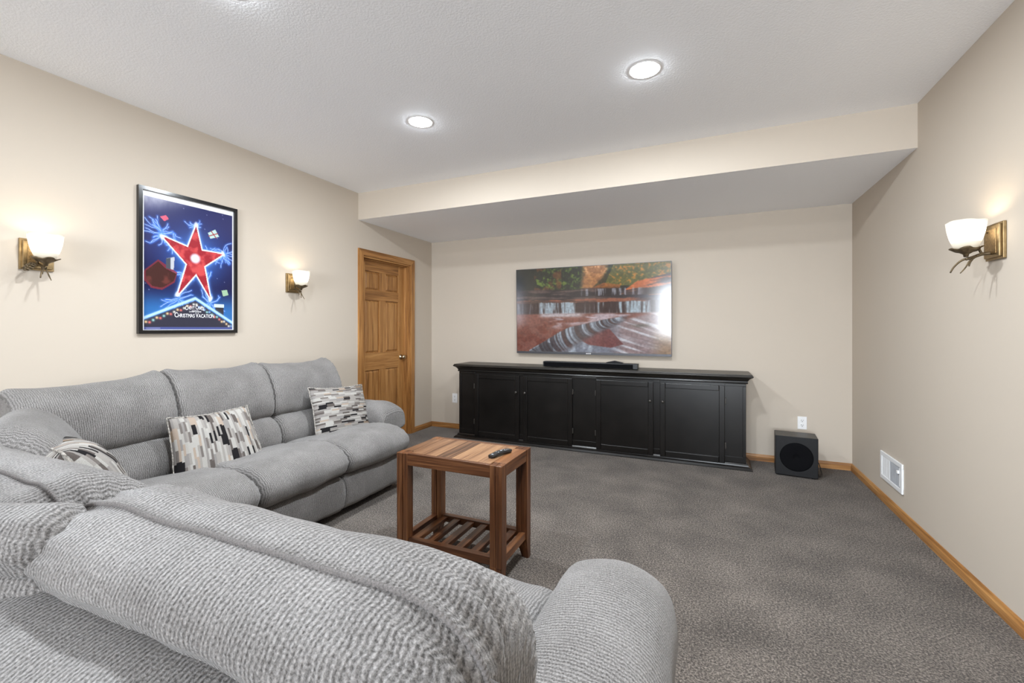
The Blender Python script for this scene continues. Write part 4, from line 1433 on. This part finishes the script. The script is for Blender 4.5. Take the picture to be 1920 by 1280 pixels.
# foreground run, facing the television: u -> x, p -> +y
def fmap(cx):
    return lambda P: Vector((P.x + cx, P.y + YF, P.z))
FHEAD = [(0.150, 0.835), (0.128, 0.875), (0.145, 0.915), (0.185, 0.938), (0.222, 0.947), (0.262, 0.957), (0.305, 0.951), (0.375, 0.905), (0.410, 0.84), (0.425, 0.74),
         (0.415, 0.655), (0.375, 0.618), (0.300, 0.605), (0.200, 0.640), (0.165, 0.75)]
def fsag(u, k, p, q):
    top = max(0.0, (q - 0.70) / 0.28)
    e = max(0.0, (abs(u) - 0.62) / 0.38)
    return (0, 0, -0.040 * top * e * e)
for i, (a, b) in enumerate(((2.165, 3.005), (1.430, 2.160))):
    loft('head_cushion', so, FHEAD, b - a, fmap((a + b) / 2), r=0.065, rr=0.065 if i == 0 else 0.11, nu=70, npf=110, mod=fsag, amp=0.010, freq=4.5, seed=2.2 + i * 3, pleat=0.013 if i == 0 else 0.007,
         pipe=(0.222, 0.947, 0.0036))
    loft('back_cushion', so, LUMB, b - a - 0.01, fmap((a + b) / 2), r=0.05, amp=0.008, seed=20 + i)
    loft('seat_cushion', so, SEAT, b - a - 0.18 if i == 0 else b - a, fmap((a + b) / 2 - (0.09 if i == 0 else 0)), r=0.045, npf=84, mod=seatmod, amp=0.008, seed=14 + i, pleat=0.003)
    loft('footrest', so, FOOT, b - a - 0.19 if i == 0 else b - a - 0.004, fmap((a + b) / 2 - (0.09 if i == 0 else 0)), r=0.02, amp=0.005, seed=31 + i)
# rear shell below the head cushions
SHELL = [(0.24, 0.06), (0.24, 0.60), (0.225, 0.80), (0.170, 0.838), (0.090, 0.826), (0.020, 0.780), (-0.030, 0.68), (-0.045, 0.50), (-0.03, 0.20), (0.0, 0.06)]
loft('back_shell', so, SHELL, 1.60, fmap(2.24), r=0.06, nu=60, npf=90, amp=0.010, freq=4, seed=6.6)
# right arm of the foreground run
xa = 3.012
loft('arm_pad', so, padprof(0.285, 0.24, 0.530), 0.86, lambda P: Vector((P.y + xa, P.x - 3.925, P.z)), r=0.10, rr=0.11, nu=50, npf=90,
     mod=lambda u, k, p, q: (0, 0, 0.01 - 0.05 * max(0, (u - 0.3) / 0.7) ** 2 + 0.02 * max(0, -u)), amp=0.007, freq=5, seed=1.9)
bm = B()
box(bm, xa - 0.115, xa + 0.12, -4.42, -3.57, 0.045, 0.50, 0.03, 3)
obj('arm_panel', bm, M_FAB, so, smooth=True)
# corner wedge
def diag(cx, cy, a):
    c, s = math.cos(a), math.sin(a)
    return lambda P: Vector((cx + P.x * c + P.y * -s, cy + P.x * s + P.y * c, P.z))
loft('head_cushion', so, [(p, z - 0.12) for p, z in HEAD], 0.66, diag(0.40, -4.05, math.radians(-26)), r=0.10, mod=sag(-0.02), amp=0.012, freq=4, seed=12.0, pleat=0.004)
# thick roll across the back of the corner seat, running rearwards to the left
ROLL = [(-0.055, 0.905), (-0.040, 0.945), (0.0, 0.960), (0.040, 0.945), (0.055, 0.905), (0.040, 0.865), (0.0, 0.850), (-0.040, 0.865)]
loft('back_roll', so, ROLL, 0.62, diag(1.985, -4.485, math.radians(22)), r=0.05, amp=0.008, freq=5, seed=17.0, pleat=0.003)
loft('back_roll', so, [(p * 0.8, 0.83 + (z - 0.9) * 0.7) for p, z in ROLL], 0.60, diag(1.985, -4.475, math.radians(20)), r=0.04, amp=0.006, freq=5, seed=18.0, pleat=0.003)
loft('back_cushion', so, LUMB, 0.95, diag(0.86 - 0.05, -4.26, math.radians(-26)), r=0.06, amp=0.01, seed=13.0)
bm = B()
pts = [(0.22, -3.85), (1.08, -3.83), (1.50, -3.50), (1.56, -3.48), (1.56, -4.35), (0.45, -4.35), (0.22, -4.1)]
lo = [bm.verts.new((x, y, 0.27)) for x, y in pts]
hi = [bm.verts.new((x, y, 0.465)) for x, y in pts]
bm.faces.new(lo[::-1]); bm.faces.new(hi)
for k in range(len(pts)):
    bm.faces.new((lo[k], lo[(k + 1) % len(pts)], hi[(k + 1) % len(pts)], hi[k]))
bmesh.ops.bevel(bm, geom=list(bm.edges), offset=0.04, segments=4, affect='EDGES')
uvl = bm.loops.layers.uv.new('uv')
for f in bm.faces:
    for lp in f.loops:
        lp[uvl].uv = (lp.vert.co.x, lp.vert.co.y + lp.vert.co.z)
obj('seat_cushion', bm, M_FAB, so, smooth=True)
# dark under-frames on the floor
boxobj('underframe', (0.16, 0.94, -3.83, -1.93, 0.001, 0.27), M_DARKFR, so, 0.01)
boxobj('underframe', (1.58, 3.05, -4.45, -3.62, 0.001, 0.26), M_DARKFR, so, 0.01)
boxobj('underframe', (0.30, 1.50, -4.33, -3.84, 0.001, 0.26), M_DARKFR, so, 0.01)

# ------------------------------------------------------------------ throw pillows
def throw(loc, xdir, ydir, w, h, th, mat, label, seed, taper=0.0):
    """xdir/ydir: the pillow's width and height directions; both faces puffed, corners drawn out"""
    X = Vector(xdir).normalized(); Y = Vector(ydir); Y = (Y - X * Y.dot(X)).normalized(); Z = X.cross(Y)
    t = thing('throw_pillow', (loc[0], loc[1], loc[2]), label, 'pillow', 'striped throw pillows')
    n = 30
    bm = B()
    uvl = bm.loops.layers.uv.new('uv')
    C = Vector(loc)
    grid = {}
    uvm = {}
    for side in (1, -1):
        for i in range(n + 1):
            for j in range(n + 1):
                edge = i in (0, n) or j in (0, n)
                if side == -1 and edge:
                    grid[(side, i, j)] = grid[(1, i, j)]
                    continue
                a = -1 + 2 * i / n; b = -1 + 2 * j / n
                x = a * (1 - 0.075 * (1 - a * a) * 0 - 0.07 * (1 - b * b) * abs(a) ** 2)
                x *= 1 - taper * b
                y = b * (1 - 0.07 * (1 - a * a) * abs(b) ** 2)
                z = th / 2 * ((1 - abs(a) ** 2.4) * (1 - abs(b) ** 2.4)) ** 0.55
                z += 0.006 * noise.noise(Vector((a * 2.6 + seed, b * 2.6, side))) * (1 - a ** 4) * (1 - b ** 4)
                P = C + X * (x * w / 2) + Y * (y * h / 2) + Z * (z * side)
                if edge:
                    P += (X * noise.noise(Vector((a * 5, b * 5, seed))) + Y * noise.noise(Vector((b * 5, a * 5, seed + 4)))) * 0.003
                v = bm.verts.new(P)
                grid[(side, i, j)] = v
                uvm[v] = (a * w / 2 + seed, b * h / 2 + seed)
    for side in (1, -1):
        for i in range(n):
            for j in range(n):
                f = bm.faces.new([grid[(side, i, j)], grid[(side, i + 1, j)], grid[(side, i + 1, j + 1)], grid[(side, i, j + 1)]][::side])
                for lp in f.loops:
                    lp[uvl].uv = uvm[lp.vert]
    loop = [grid[(1, i, 0)].co.copy() for i in range(n)] + [grid[(1, n, j)].co.copy() for j in range(n)] + \
           [grid[(1, i, n)].co.copy() for i in range(n, 0, -1)] + [grid[(1, 0, j)].co.copy() for j in range(n, -1, -1)]
    o = obj('pillow_cover', bm, mat, t, smooth=True)
    bm = B()
    tube(bm, loop, [0.0042 * (1 + 0.25 * ((k * 7) % 3 - 1)) for k in range(len(loop))], 8)
    obj('edge_welt', bm, M_WELT, t, smooth=True)
    return t

M_WELT = plain('pillow_welt', (0.30, 0.28, 0.255), 0.9, 0, 0.1, 0.7, 90)
throw((0.575, -2.095, 0.582), (0.10, 1.0, -0.06), (-0.36, -0.02, 0.90), 0.54, 0.44, 0.15, M_THROW_H,
      'grey and black striped throw pillow leaning on the sofa arm, farthest from the viewer', 3.37, 0.05)
throw((0.605, -3.078, 0.532), (0.14, 1.0, 0.02), (-0.42, -0.12, 0.86), 0.49, 0.49, 0.15, M_THROW_V,
      'grey and black striped throw pillow in the middle of the sofa, against the middle seats', 8.11, 0.12)
throw((0.74, -3.765, 0.588), (0.99, -0.14, 0.0), (0.0, -0.48, 0.88), 0.50, 0.43, 0.28, M_THROW_V,
      'grey and black striped throw pillow seen edge-on, tucked in the near corner of the sofa', 5.63)
